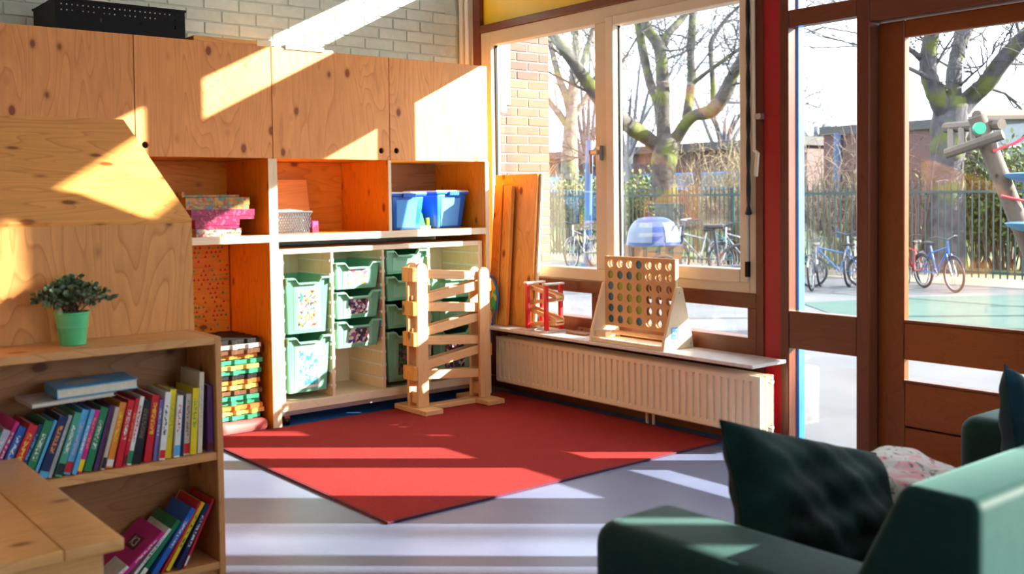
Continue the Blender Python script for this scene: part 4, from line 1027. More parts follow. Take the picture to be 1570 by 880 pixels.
ROW = [  # colour, title, band, width, height, lean, label  (from right to left)
 ('purple', None, 'maroon', .020, .225, 1, 'dark purple book against the right side of the bookcase'),
 ('cream', 'grey', None, .016, .272, 3, 'tall cream book with a maroon cover, near the right end of the upper shelf'),
 ('yellow', 'green', None, .021, .222, 4, 'yellow book with a green title, nearest the right end of the upper shelf'),
 ('beige', 'brown', 'red', .019, .205, 4, 'worn beige book left of the rightmost yellow one'),
 ('navy', None, None, .011, .200, 5, 'thin navy book between the worn beige and the white and red ones'),
 ('white', 'red', 'lightblue', .019, .205, 5, 'white book with a red title between a thin navy and a yellow one'),
 ('yellow', 'lime', None, .021, .226, 6, 'yellow book with a lime title left of the white and red one'),
 ('white', 'navy', 'red', .019, .222, 7, 'white book with a red foot beside the second yellow one'),
 ('violet', 'white', None, .012, .200, 8, 'thin violet book between white and red ones'),
 ('red', 'yellow', 'red', .024, .216, 9, 'thick red book with a yellow title right of the dark gap'),
 ('black', 'brown', None, .026, .205, 12, 'dark brown book in the gap between two red ones'),
 ('white', 'red', 'green', .014, .222, 13, 'white book with a green foot right of the bright red one'),
 ('red', 'orange', 'maroon', .012, .218, 13, 'narrow red book with an orange title beside the white one'),
 ('red', 'white', 'red', .021, .214, 13, 'bright red book with a white title left of the narrow red one'),
 ('orange', 'yellow', 'white', .021, .210, 14, 'orange book with a yellow title and white foot'),
 ('beige', None, 'black', .012, .200, 15, 'thin beige book left of the orange one'),
 ('purple', None, None, .014, .205, 16, 'dark purple book beside a green one in mid row'),
 ('green', 'white', None, .024, .202, 17, 'dark green book with a white title in mid row'),
 ('pink', 'orange', 'yellow', .015, .200, 18, 'pink book with an orange title left of the dark green one'),
 ('lightblue', 'white', None, .013, .204, 18, 'light blue book with a white title beside the pink one'),
 ('lightblue', 'lilac', 'red', .021, .204, 18, 'light blue book with a red foot band'),
 ('teal', 'white', 'black', .021, .200, 19, 'teal green book with a black foot'),
 ('grey', 'white', None, .012, .196, 20, 'thin pale grey book left of the teal one'),
 ('navy', 'orange', 'lightblue', .027, .196, 21, 'thick navy book with an orange title'),
 ('lightblue', None, 'pink', .009, .190, 22, 'very thin light blue book left of the thick navy one'),
 ('green', 'white', None, .024, .190, 23, 'green book with a white title under the lying books'),
 ('navy', 'lightblue', None, .013, .185, 24, 'thin navy book left of the green one under the lying books'),
 ('red', 'yellow', 'orange', .025, .186, 24, 'red book with a yellow title in the left part of the shelf'),
 ('blue', 'white', 'yellow', .022, .184, 25, 'blue book with a white title left of the red one'),
 ('pink', 'white', None, .012, .205, 26, 'slim pink book beside the blue one at the left'),
 ('lilac', 'white', 'pink', .022, .182, 27, 'lilac book with a pink foot near the left edge'),
 ('green', 'yellow', None, .022, .185, 28, 'green book with a yellow title at the far left'),
 ('grey', None, None, .014, .195, 28, 'grey book at the far left of the upper shelf'),
 ('blue', 'white', None, .022, .200, 29, 'blue book last in the row at the far left'),
]
xr = BX1-0.022-0.004; prev = 1; ph = 0.2
for (col, ti, ba, w, h, le, lab) in ROW:
    xr -= max(0, math.sin(R(le-prev))/math.cos(R(prev))*min(h, ph*math.cos(R(prev))/math.cos(R(le)))+0.0008)+(0.010 if lab.startswith('tall cream') else 0)
    book(xr, 0.4555, le, w, h, random.uniform(.15, .19), col, ti, ba, lab, BY0+random.uniform(0.012, 0.030), 'books on the upper shelf')
    xr -= w/math.cos(R(le))+0.0006; prev = le; ph = h
XEND = xr
def flatbook(x0, x1, y0, y1, z0, z1, col, label, rz, spot=None):
    t = thing('book', label, 'book', ((x0+x1)/2, (y0+y1)/2, z0), 'books lying on top of the row')
    part('cover', MB().box(x0, x1, y0, y1, z0, z0+0.003).box(x0, x1, y0, y1, z1-0.003, z1).box(x0, x0+0.003, y0, y1, z0+0.003, z1-0.003), 'book_'+col, t, bev=0.0007)
    part('pages', B(x0+0.003, x1-0.004, y0+0.004, y1-0.004, z0+0.003, z1-0.003), 'page_cream', t)
    if spot:
        part('cover_picture', MB().plate([((x0+x1)/2-0.03+0.05*math.cos(q), (y0+y1)/2+0.03*math.sin(q)) for q in [2*math.pi*i/20 for i in range(20)]], [], 'xy', z1+0.0001, z1+0.0006), 'book_'+spot, t)
    t.rotation_euler = (0, R(-1.5), rz)
flatbook(-3.320, -3.070, -2.03, -1.85, 0.682, 0.696, 'grey', 'thin grey book lying across the leaning books', 0.03)
flatbook(-3.240, -2.995, -2.035, -1.86, 0.700, 0.731, 'lightblue', 'thick blue covered book lying on top of the thin grey one', -0.04, 'beige')

LOW = [
 ('red', None, 'white', .008, .235, 27, 'thin red and white book leaning on the right side of the lower shelf'),
 ('navy', 'white', None, .016, .225, 29, 'navy book leaning beside the thin red one on the lower shelf'),
 ('yellow', 'black', None, .013, .240, 32, 'yellow lettered book leaning on the lower shelf'),
 ('red', None, None, .007, .250, 33, 'thin red book behind the yellow one on the lower shelf'),
 ('blue', 'white', None, .018, .235, 36, 'blue book leaning on the lower shelf'),
 ('green', None, 'white', .016, .205, 40, 'green book leaning under the pink one on the lower shelf'),
 ('white', 'navy', None, .010, .195, 44, 'white book leaning under the pink one on the lower shelf'),
]
xr = BX1-0.022-0.112; prev = 27; ph = 0.2
for (col, ti, ba, w, h, le, lab) in LOW:
    xr -= max(0, math.sin(R(le-prev))/math.cos(R(prev))*min(h, ph*math.cos(R(prev))/math.cos(R(le)))+0.0008)
    book(xr, 0.0805, le, w, h, random.uniform(.17, .20), col, ti, ba, lab, BY0+random.uniform(0.012, 0.03), 'books on the lower shelf')
    xr -= w/math.cos(R(le))+0.0006; prev = le; ph = h
xr -= math.sin(R(6))/math.cos(R(44))*0.195+0.001
kb = book(xr, 0.0805, 50, .014, .205, .21, 'pink', 'white', None, 'pink book with K3 on its cover leaning on the lower shelf', BY0+0.012, 'books on the lower shelf')
def text_mesh(txt, size, depth, mat, parent, M4, name='lettering', font_scale=1.0):
    cu = bpy.data.curves.new('lettering', 'FONT'); cu.body = txt; cu.size = size; cu.extrude = depth; cu.align_x = 'CENTER'; cu.align_y = 'CENTER'
    tmp = bpy.data.objects.new('tmp', cu); COL.objects.link(tmp)
    dg = bpy.context.evaluated_depsgraph_get(); me = bpy.data.meshes.new_from_object(tmp.evaluated_get(dg))
    bpy.data.objects.remove(tmp)
    me.materials.clear(); me.materials.append(M[mat])
    o = bpy.data.objects.new(name, me); COL.objects.link(o); o.parent = parent; o.matrix_local = M4
    return o
# cover label faces -X of the book (its left cover); text runs away from the spine
pl_ = kb
mk = MB().box(-0.0152, -0.0143, 0.060, 0.140, 0.105, 0.155)
for v in mk.v: v += origin(kb)
part('cover_label', mk, 'book_maroon', kb)
text_mesh('K3', 0.046, 0.0003, 'book_white', kb, Matrix.Translation((-0.0156, 0.100, 0.130)) @ Matrix(((0, 0, -1, 0), (-1, 0, 0, 0), (0, 1, 0, 0), (0, 0, 0, 1))))
xr -= 0.014/math.cos(R(50))+math.sin(R(4))/math.cos(R(50))*0.085+0.001
book(xr, 0.0805, 54, .010, .085, .12, 'white', 'red', 'blue', 'white book with red and blue stripes left of the pink one', BY0+0.006, 'books on the lower shelf')

# table in the near corner
t = thing('low_table', 'low wooden table in the near left corner', 'table', (-3.9, -2.57, 0))
TZ = 0.55
part('edge_board', B(-3.50, -3.372, -3.03, -2.085, TZ-0.028, TZ), 'table_wood', t, bev=0.004, seg=2)
part('top_board', B(-4.70, -3.501, -3.03, -2.085, TZ-0.028, TZ), 'table_wood', t, bev=0.003)
part('apron', B(-4.66, -3.41, -3.00, -2.975, TZ-0.12, TZ-0.029), 'table_wood', t)
part('apron', B(-3.435, -3.41, -2.97, -2.13, TZ-0.12, TZ-0.029), 'table_wood', t)
for x_, y_ in ((-3.45, -2.97), (-3.45, -2.15), (-4.62, -2.97), (-4.62, -2.15)): part('leg', B(x_-0.025, x_+0.025, y_-0.025, y_+0.025, 0, TZ-0.029), 'table_wood', t)

# potted plant
def plant():
    px, py, pz = -3.157, -1.900, 0.8455
    t = thing('potted_plant', 'small leafy plant in a bright green pot on the bookcase', 'plant', (px, py, pz))
    prof = [(0.038, 0), (0.040, 0.002), (0.0445, 0.052), (0.0475, 0.056), (0.0470, 0.062), (0.0480, 0.066), (0.0505, 0.098), (0.053, 0.100), (0.053, 0.106), (0.049, 0.106), (0.047, 0.094)]
    part('pot', MB().lathe([(r_, pz+z) for r_, z in prof], (px, py, 0), 32), 'pot_green', t, smooth=35)
    part('soil', MB().lathe([(0.001, pz+0.094), (0.0465, pz+0.0945), (0.0465, pz+0.097), (0.001, pz+0.100)], (px, py, 0), 20), 'soil', t)
    m, nt, b = nodes_of('plant_leaf'); v = coords(nt, rnd=0); n = noise(nt, v, 40, 3)
    nt.links.new(ramp(nt, n, [(0.3, (0.03, 0.06, 0.03)), (0.52, (0.10, 0.17, 0.07)), (0.7, (0.28, 0.36, 0.28))]), b.inputs['Base Color']); b.inputs['Roughness'].default_value = 0.4
    rs = random.Random(3); leaf = MB(); stem = MB()
    for k in range(54):
        az = rs.uniform(0, 2*math.pi); reach = rs.uniform(0.15, 1.0)
        ex = 0.140*reach*math.cos(az)+0.002; ey = 0.085*reach*math.sin(az); ez = 0.115+0.115*(1-0.55*reach**2)*rs.uniform(0.75, 1.05)-0.03*reach
        p0 = Vector((px+rs.uniform(-.02, .02), py+rs.uniform(-.02, .02), pz+0.095)); p2 = Vector((px+ex, py+ey, pz+ez)); p1 = p0.lerp(p2, 0.5)+Vector((0, 0, 0.03))
        pts = [p0.lerp(p1, u).lerp(p1.lerp(p2, u), u) for u in (0, 0.25, 0.5, 0.75, 1.0)]
        stem.tube(pts, 0.0014, 4, False)
        for u in (0.42, 0.55, 0.68, 0.8, 0.9, 0.97, 1.0):
            c = p0.lerp(p1, u).lerp(p1.lerp(p2, u), u)
            for _ in range(2):
                d = Vector((rs.gauss(0, 1)+math.cos(az)*0.7, rs.gauss(0, 1)+math.sin(az)*0.7, rs.gauss(0.2, 0.8))).normalized()
                w_ = d.cross(Vector((rs.gauss(0, 1), rs.gauss(0, 1), rs.gauss(0, 1)))).normalized(); L = rs.uniform(0.014, 0.024); W = L*0.36
                nn = d.cross(w_)*0.002
                leaf.add([c, c+d*L*0.35+w_*W+nn, c+d*L*0.75+w_*W*0.8+nn, c+d*L, c+d*L*0.75-w_*W*0.8+nn, c+d*L*0.35-w_*W+nn, c+d*L*0.5], [(0, 1, 6), (1, 2, 6), (2, 3, 6), (3, 4, 6), (4, 5, 6), (5, 0, 6)])
    part('stems', stem, 'twig_brown', t)
    tag(part('foliage', leaf, 'plant_leaf', t), kind='stuff')
plant()

# ================================================================== SOFA AND CUSHIONS
def sofa():
    t = thing('sofa', 'dark green sofa with its back to the viewer at the lower right', 'sofa', (-1.63, -4.1, 0))
    x0, x1, yf, yr = -2.575, -0.70, -3.69, -4.52
    aw = 0.26
    def arm(xa, xb): return B(xa, xb, yr+0.02, yf, 0.09, 0.585)
    part('arm', arm(x0, x0+aw), 'sofa_green', t, bev=0.055, seg=5)
    part('arm', arm(x1-aw, x1), 'sofa_green', t, bev=0.055, seg=5)
    part('base', B(x0+aw, x1-aw, yr+0.10, yf+0.0, 0.09, 0.15), 'sofa_green', t, bev=0.02, seg=2)
    xm = (x0+x1)/2
    part('seat_cushion', B(x0+aw+0.004, xm-0.002, -4.26, yf+0.01, 0.152, 0.285), 'sofa_green', t, bev=0.035, seg=4)
    part('seat_cushion', B(xm+0.002, x1-aw-0.004, -4.26, yf+0.01, 0.152, 0.285), 'sofa_green', t, bev=0.035, seg=4)
    o_ = [(-4.20, 0.43), (-4.375, 0.785), (yr, 0.785), (yr, 0.09), (-4.20, 0.09)]
    part('backrest', MB().plate([(p[0], p[1]) for p in o_], [], 'yz', -2.455, x1-0.10), 'sofa_green', t, bev=0.022, seg=4)
    for x_ in (x0+0.08, x1-0.08):
        for y_ in (yf-0.08, yr+0.10): part('foot', MB().tube([(x_, y_, 0), (x_, y_, 0.095)], 0.022, 12), 'black_plastic', t)
sofa()
def cushion(name, label, mat, c, w, h, th, rot, seed=1, wr=0.012, piping=None):
    rs = random.Random(seed); n = 26; vs = []; fs = []
    ph = [rs.uniform(0, 6) for _ in range(6)]
    for side in (1, -1):
        for i in range(n+1):
            for j in range(n+1):
                u, v = 2*i/n-1, 2*j/n-1
                pinch = 1-0.07*(u*u)*(1-abs(v))*0-0.0
                x = u*w/2*(1-0.06*(1-v*v)*abs(u)**3*-0-0.05*(1-abs(v))*u*u); y = v*h/2*(1-0.05*(1-abs(u))*v*v)
                f = max(0, (1-u**4)*(1-v**4))**0.5
                z = side*th/2*f + wr*f*(math.sin(7*u+ph[0]+3*v)*0.5+math.sin(11*v-5*u+ph[1])*0.35+math.sin(17*u+13*v+ph[2])*0.2)
                vs.append((x, y, z))
    k = (n+1)**2
    for s_ in (0, 1):
        for i in range(n):
            for j in range(n):
                a = s_*k+i*(n+1)+j; q = (a, a+1, a+n+2, a+n+1); fs.append(q if s_ == 0 else q[::-1])
    m = MB().add(vs, fs)
    bpy_m = Euler(rot, 'XYZ').to_matrix()
    t = thing(name, label, 'cushion', c)
    for v in m.v: v.xyz = bpy_m @ v + Vector(c)
    part('cover', m, mat, t, smooth=80)
    seam = []
    for (a, b) in ((-1, -1), (1, -1), (1, 1), (-1, 1), (-1, -1)): seam.append((a, b))
    pts = []
    for (a, b), (a2, b2) in zip(seam[:-1], seam[1:]):
        for q in range(8):
            u, v = a+(a2-a)*q/8, b+(b2-b)*q/8
            pts.append(bpy_m @ Vector((u*w/2*(1-0.05*(1-abs(v))*u*u), v*h/2*(1-0.05*(1-abs(u))*v*v), 0)) + Vector(c))
    pts.append(pts[0]); part('seam', MB().tube(pts, 0.004, 6, False), piping or mat, t, smooth=60)
cushion('velvet_cushion', 'dark green velvet cushion slouching on the sofa beside the near arm', 'velvet_green', (-1.965, -3.87, 0.535), 0.62, 0.34, 0.14, (R(62), R(16), R(-4)), 2, 0.016)
cushion('floral_cushion', 'pale pink and grey patterned cushion on the sofa seat', 'floral_fabric', (-1.50, -3.86, 0.452), 0.44, 0.40, 0.20, (R(14), R(3), R(8)), 4, 0.010)
cushion('teal_cushion', 'teal velvet cushion leaning on the sofa back near the far arm', 'velvet_teal', (-1.13, -4.03, 0.555), 0.36, 0.38, 0.12, (R(66), R(36), R(-4)), 6, 0.010)

# ================================================================== OUTSIDE
GZ = -0.05
smesh('ground_paving', B(0.38, 10.9, -40, 45, GZ-0.3, GZ), 'paving')
smesh('ground_lawn', B(10.9, 90, -60, 90, GZ-0.3, GZ-0.01), 'lawn')
smesh('play_surface', MB().plate([(5.3, -8), (9.6, -8), (9.5, 0.8), (8.2, 1.75), (6.6, 2.25), (5.6, 1.0)], [], 'xy', GZ+0.0005, GZ+0.006), 'play_green')
smesh('planting_strip', B(10.35, 12.2, -8, 20, GZ-0.02, GZ+0.004), 'soil_far')
# brick wing of the school
wo = struct('wall_outside', (0.75, 0.7, 0))
part('masonry', B(0.40, 1.135, 0.6985, 1.1, GZ, 3.6), 'mortar', wo)
bl, bh, jt = 0.208, 0.058, 0.012
br = mesh('brick', MB().box(-bl/2, bl/2, -0.016, 0.01, -bh/2, bh/2), 'brick_red', wo, loc=(0, 0, 0), bev=0.003)
hb = mesh('brick', MB().box(-bl/4+0.003, bl/4-0.003, -0.016, 0.01, -bh/2, bh/2), 'brick_red', wo, loc=(0, 0, 0), bev=0.003)
fb = fh = True
for r_ in range(34):
    z = 0.62+r_*(bh+jt); z += 0
    xs = [1.140-bl/2-k*(bl+jt) for k in range(4)] if r_ % 2 == 0 else [1.140-bl*0.75-jt*0.5-bl/4-k*(bl+jt) for k in range(3)]
    if r_ % 2:
        o = hb if fh else link_copy(hb, wo); fh = False; o.location = Vector((1.140-bl/4+0.0015, 0.710, z))-wo.location
    for x in xs:
        if x-bl/2 < 0.40: continue
        o = br if fb else link_copy(br, wo); fb = False
        o.location = Vector((x, 0.710+random.uniform(-.002, .002), z))-wo.location
t = thing('wall_casing', 'white metal casing fixed high on the outside brick wall', 'casing', (0.64, 0.66, 1.95))
part('casing', B(0.585, 0.645, 0.60, 0.690, 1.93, 2.60), 'fascia', t, bev=0.004); part('flap', B(0.655, 0.70, 0.62, 0.690, 1.99, 2.60), 'fascia', t, bev=0.004)

# railing fence
t = thing('railing_fence', 'long dark green metal railing fence along the school yard', 'fence', (10.6, 5, GZ))
bar = None
for k in range(116):
    y = 0.35+k*0.105
    if bar is None: bar = mesh('bar', MB().tube([(0, 0, 0.10), (0, 0, 1.50), (0, 0, 1.535)], [0.013, 0.013, 0.002], 6), 'fence_green', t, loc=(0, 0, 0)); o = bar
    else: o = link_copy(bar, t)
    o.location = (0, y-5, 0)
for z in (0.18, 1.36): part('rail', B(10.585, 10.615, -4, 12.6, GZ+z-0.02, GZ+z+0.02), 'fence_green', t)
for y in (-2.0, 0.87, 3.7, 6.6, 9.4, 12.2): part('post', B(10.62, 10.68, y-0.03, y+0.03, GZ, GZ+1.48), 'fence_green', t)
t = thing('gate_post', 'tall dark blue post standing before the fence in the left pane', 'post', (9.6, 9.3, GZ))
part('shaft', MB().tube([(9.55, 9.29, GZ), (9.66, 9.30, 2.4)], 0.075, 10), 'navy_pole', t, smooth=40); part('foot_plate', MB().tube([(9.55, 9.29, GZ), (9.55, 9.29, GZ+0.06)], 0.13, 12), 'navy_pole', t)

# trees -------------------------------------------------------------
def twigs(mb, p, d, L, r_, depth, rs):
    pts = [p]; q = p.copy(); dd = d.copy(); n = 4
    for i in range(n):
        dd = (dd+Vector((rs.gauss(0, .22), rs.gauss(0, .22), rs.gauss(0.05, .2)))).normalized(); q = q+dd*L/n; pts.append(q.copy())
    mb.tube(pts, [r_*(1-0.75*i/n) for i in range(n+1)], 3 if r_ < 0.012 else 5, False)
    if depth <= 0: return
    for i in range(1, n+1):
        for _ in range(2 if depth > 1 else 3):
            if rs.random() < 0.75:
                nd = (dd+Vector((rs.gauss(0, .7), rs.gauss(0, .7), rs.gauss(.1, .6)))).normalized()
                twigs(mb, pts[i], nd, L*rs.uniform(.45, .72), r_*0.5, depth-1, rs)
def tree(name, label, limbs, mat, seed, twl=1.6, twd=2, dens=1.0, tm='twig', base=None):
    rs = random.Random(seed)
    t = thing(name, label, 'tree', base); tk = MB(); tw = MB()
    for li, (pts, rad) in enumerate(limbs):
        # refine the polyline so that limbs bend smoothly
        P_ = [Vector(p) for p in pts]; out, ro = [], []
        for i in range(len(P_)-1):
            p0, p1, p2, p3 = P_[max(i-1, 0)], P_[i], P_[i+1], P_[min(i+2, len(P_)-1)]
            for s_ in range(5):
                u = s_/5
                out.append(0.5*((2*p1)+(-p0+p2)*u+(2*p0-5*p1+4*p2-p3)*u*u+(-p0+3*p1-3*p2+p3)*u**3)); ro.append((rad[i]*(1-u)+rad[i+1]*u)*rs.uniform(0.94, 1.06))
        out.append(P_[-1]); ro.append(rad[-1])
        tk.tube(out, ro, 12, True)
        if li == 0: continue
        for i in range(2, len(out)):
            if rs.random() < 0.5*dens:
                d = (out[i]-out[i-1]).normalized(); sdv = Vector((rs.gauss(0, 1), rs.gauss(0, 1), rs.gauss(0.2, .7))).normalized()
                twigs(tw, out[i], (d*0.5+sdv).normalized(), twl*rs.uniform(.5, 1.1), max(0.012, ro[i]*0.22), twd, rs)
        d = (out[-1]-out[-2]).normalized()
        for _ in range(3): twigs(tw, out[-1], (d+Vector((rs.gauss(0, .3), rs.gauss(0, .3), rs.gauss(0, .3)))).normalized(), twl*1.3, ro[-1]*0.6, twd, rs)
    part('trunk', tk, mat, t, smooth=70)
    tag(part('twigs', tw, tm, t), kind='stuff')
    return t
def L3(d, *pp):
    """limb from picture-measured points: (px, py, radius px, depth offset)"""
    return ([at(p[0], p[1], d+(p[3] if len(p) > 3 else 0)) for p in pp], [p[2]*(d+(p[3] if len(p) > 3 else 0))/FPX for p in pp])
d = 22.5
b = at(1028, 400, d); b.z = GZ-0.01
tree('plane_tree', 'mossy bare tree with spreading limbs behind the fence, seen through the right pane', [
    ([b, at(1024, 330, d), at(1018, 275, d), at(1019, 235, d), at(1022, 205, d)], [0.36, 0.29, 0.27, 0.29, 0.20]),
    L3(d, (1018, 240, 12), (1000, 218, 12), (965, 193, 12, -.5), (930, 165, 11, -1), (895, 118, 10, -1.5), (862, 72, 8, -2), (830, 30, 6, -2), (800, -30, 4, -2)),
    L3(d, (1018, 235, 12), (1017, 190, 11), (1016, 125, 10), (1011, 75, 9), (994, 45, 7), (975, 0, 5), (960, -50, 3)),
    L3(d, (1015, 205, 8), (1010, 162, 8, .3), (996, 125, 7, .6), (985, 75, 7, 1), (979, 38, 6, 1), (970, -20, 4, 1)),
    L3(d, (1022, 235, 11), (1038, 210, 10), (1060, 180, 9, -.4), (1090, 170, 11, -.8), (1110, 146, 11, -1), (1122, 118, 9, -1.2), (1140, 88, 8, -1.5), (1175, 40, 6, -2), (1210, -10, 4, -2)),
    L3(d, (1052, 185, 7), (1060, 125, 7, .5), (1059, 85, 6, .6), (1062, 20, 6, .8), (1066, -40, 4, 1)),
    L3(d, (1014, 85, 6), (1022, 55, 6, .4), (1037, 38, 6, .6), (1053, 18, 5, .8), (1070, -20, 3, 1)),
    L3(d, (1094, 165, 5), (1093, 125, 4), (1090, 70, 4, .3), (1100, 48, 3, .4), (1120, 22, 2.5, .4), (1150, -5, 2)),
    L3(d, (1062, 128, 4), (1085, 110, 3, -.2), (1110, 92, 3, -.4), (1140, 70, 2.5, -.6)),
], 'bark_mossy', 11, 2.1, 2, 0.46, base=b)
d = 30
b = at(878, 385, d); b.z = GZ-0.01
tree('slender_tree', 'pale slender bare tree behind the fence, seen through the left pane', [
    ([b, at(874, 300, d), at(873, 240, d), at(875, 195, d), at(880, 118, d)], [0.30, 0.27, 0.25, 0.21, 0.14]),
    L3(d, (875, 200, 7), (866, 188, 5), (855, 172, 5), (842, 155, 4), (825, 120, 3)),
    L3(d, (874, 170, 7), (868, 148, 6), (856, 116, 5), (845, 70, 4), (840, 20, 3)),
    L3(d, (880, 175, 6), (892, 160, 4), (902, 143, 4), (915, 120, 3)),
    L3(d, (880, 120, 8), (883, 80, 6), (882, 40, 5), (888, -20, 4)),
    L3(d, (878, 140, 6), (890, 105, 5), (905, 60, 4), (915, 20, 3)),
], 'bark_pale', 5, 2.0, 2, 0.28, 'twig_tan', base=b)
d = 17.5
b = at(1450, 420, d); b.z = GZ-0.01
tree('plane_tree', 'thick dark forked tree behind the fence, seen through the door', [
    ([b, at(1450, 330, d), at(1452, 250, d), at(1456, 190, d), at(1458, 150, d)], [0.36, 0.29, 0.28, 0.31, 0.25]),
    L3(d, (1450, 180, 15), (1437, 150, 14, -.2), (1424, 115, 13, -.4), (1423, 82, 12, -.5), (1429, 50, 11, -.6), (1432, 10, 10, -.6), (1425, -50, 7, -.6)),
    L3(d, (1456, 170, 16), (1462, 135, 12), (1464, 100, 11, .2), (1474, 62, 11, .4), (1486, 30, 10, .5), (1500, -20, 8, .6)),
    L3(d, (1462, 180, 17), (1488, 150, 14), (1512, 128, 14, -.3), (1536, 95, 13, -.6), (1575, 52, 12, -1), (1630, 0, 10, -1.5)),
    L3(d, (1452, 140, 5), (1440, 128, 4, -.4), (1420, 117, 4, -.5), (1393, 104, 3, -.6), (1370, 90, 2.5, -.6)),
    L3(d, (1420, 98, 6), (1408, 86, 5, -.5), (1394, 76, 4, -.6), (1360, 60, 3, -.6)),
], 'bark_dark', 21, 2.0, 2, 0.45, base=b)
plain('twig_far', (0.085, 0.095, 0.12), 0.9)  # distance haze put into the twigs as a grey-blue tint
for k, (px, d, h, lab) in enumerate(((962, 42, 95, 'far hazy bare tree left of the mossy tree'), (1110, 44, 120, 'far hazy bare tree behind the pale shrubs'), (900, 46, 60, 'far hazy bare tree behind the slender tree'), (1250, 48, 200, 'far hazy bare tree at the left edge of the sidelight'))):
    b = at(px, 370, d); b.z = GZ-0.01
    limbs = [([b, at(px+4, 300, d), at(px, 240, d)], [.3, .25, .2])]
    rr = random.Random(90+k)
    for q in range(7):
        dx = (q-3)*16+rr.uniform(-6, 6)
        limbs.append(L3(d, (px, 262-q % 3*10, 4), (px+dx*0.4, 215-rr.uniform(0, 25), 3, rr.uniform(-1, 1)), (px+dx, h+rr.uniform(0, 60), 1.2, rr.uniform(-2, 2))))
    tree('far_tree', lab, limbs, 'twig_far', 60+k, 4.2, 2, 0.75, 'twig_far', base=b)
# a further tree out of the frame whose branches shade the yard and the floor
b = Vector((12.5, -14.8, GZ-0.01))
def V(x, y, z): return b+Vector((x, y, z))*1.13
tree('yard_tree', 'bare tree standing in the yard to the right', [
    ([V(0, 0, 0), V(0.1, 0, 1.5), V(0, .1, 3.0), V(0, .1, 3.8)], [.26, .22, .2, .16]),
    ([V(0, .1, 3.4), V(.5, .5, 5), V(.9, 1.2, 6.8)], [.12, .09, .04]), ([V(0, .1, 3.6), V(-.7, .2, 5.2), V(-1.2, .6, 7)], [.12, .08, .04]),
    ([V(0, .1, 3.8), V(.1, -.1, 5.6), V(0, .2, 7.6)], [.12, .08, .03])], 'bark_dark', 31, 1.1, 2, 0.5, base=b)

# shrubs behind the fence -------------------------------------------
def shrub(px, d, h, spread, mat, leaf, label, seed, n=46):
    rs = random.Random(seed); p = at(px, 400, d); p.z = GZ-0.012
    t = thing('shrub', label, 'shrub', p, 'shrubs behind the fence'); m = MB(); lf = MB()
    for _ in range(n):
        a = rs.uniform(0, 6.28); b_ = p+Vector((math.cos(a), math.sin(a), 0))*rs.uniform(0, spread*0.5)
        tip = p+Vector((math.cos(a)*spread*rs.uniform(.2, 1), math.sin(a)*spread*rs.uniform(.2, 1), h*rs.uniform(.55, 1.0)))
        mid = b_.lerp(tip, 0.5)+Vector((rs.gauss(0, .15), rs.gauss(0, .15), rs.gauss(.1, .1)))
        pts = [b_.lerp(mid, u).lerp(mid.lerp(tip, u), u) for u in (0, .25, .5, .75, 1)]
        m.tube(pts, [.016, .013, .010, .008, .004], 4, False)
        for i in (2, 3, 4):
            for _ in range(2):
                q = pts[i]+Vector((rs.gauss(0, .22), rs.gauss(0, .22), rs.gauss(.15, .2))); m.tube([pts[i], pts[i].lerp(q, .5)+Vector((0, 0, .04)), q], [.007, .005, .003], 3, False)
                if leaf:
                    for _ in range(9):
                        c = pts[i].lerp(q, rs.random())+Vector((rs.gauss(0, .12), rs.gauss(0, .12), rs.gauss(0, .12))); u_ = Vector((rs.gauss(0, 1), rs.gauss(0, 1), rs.gauss(0, 1))).normalized()*0.06; w_ = u_.cross(Vector((rs.gauss(0, 1), rs.gauss(0, 1), 1))).normalized()*0.03
                        lf.add([c-u_, c+w_, c+u_, c-w_], [(0, 1, 2, 3)])
    tag(part('stems', m, mat, t), kind='stuff')
    if leaf: tag(part('leaves', lf, leaf, t), kind='stuff')
SH = [(855, 26, 1.9, 1.0, 'twig_tan', None, 'tan bare shrub beside the brick wing'), (905, 27, 1.7, 1.1, 'twig_brown', 'shrub_leaf', 'half leafy shrub behind the dark blue post'),
      (965, 25, 1.8, 1.0, 'twig_brown', 'shrub_leaf', 'leafy shrub left of the mossy tree'), (1075, 25, 2.6, 1.1, 'twig_tan', None, 'tall pale shrub right of the mossy tree trunk'),
      (1105, 23, 2.9, 1.0, 'twig_tan', None, 'tall pale shrub near the right edge of the window'), (1135, 22, 2.5, 0.9, 'twig_tan', None, 'pale bare shrub at the window edge by the blind cord'),
      (1180, 21, 2.5, 1.0, 'twig_tan', None, 'pale bare shrub behind the red panel'), (1240, 20, 2.0, 1.0, 'twig_brown', None, 'brown bare shrub at the left of the sidelight'),
      (1285, 19, 2.2, 1.0, 'twig_tan', None, 'tan shrub in the middle of the sidelight'), (1330, 18.5, 2.4, 0.9, 'twig_brown', None, 'brown shrub between sidelight and door'),
      (1400, 18, 2.3, 0.9, 'twig_brown', None, 'brown bare shrub at the left of the door glass'), (1495, 18.5, 1.9, 0.9, 'twig_tan', 'shrub_leaf', 'green leafy shrub right of the forked tree'),
      (1545, 18, 1.9, 0.9, 'twig_brown', 'shrub_leaf', 'green leafy shrub behind the climbing frame'), (1600, 17.5, 2.0, 0.9, 'twig_brown', 'shrub_leaf', 'leafy shrub at the right end of the fence')]
for k, s_ in enumerate(SH): shrub(s_[0], s_[1], s_[2], s_[3], s_[4], s_[5], s_[6], 40+k)

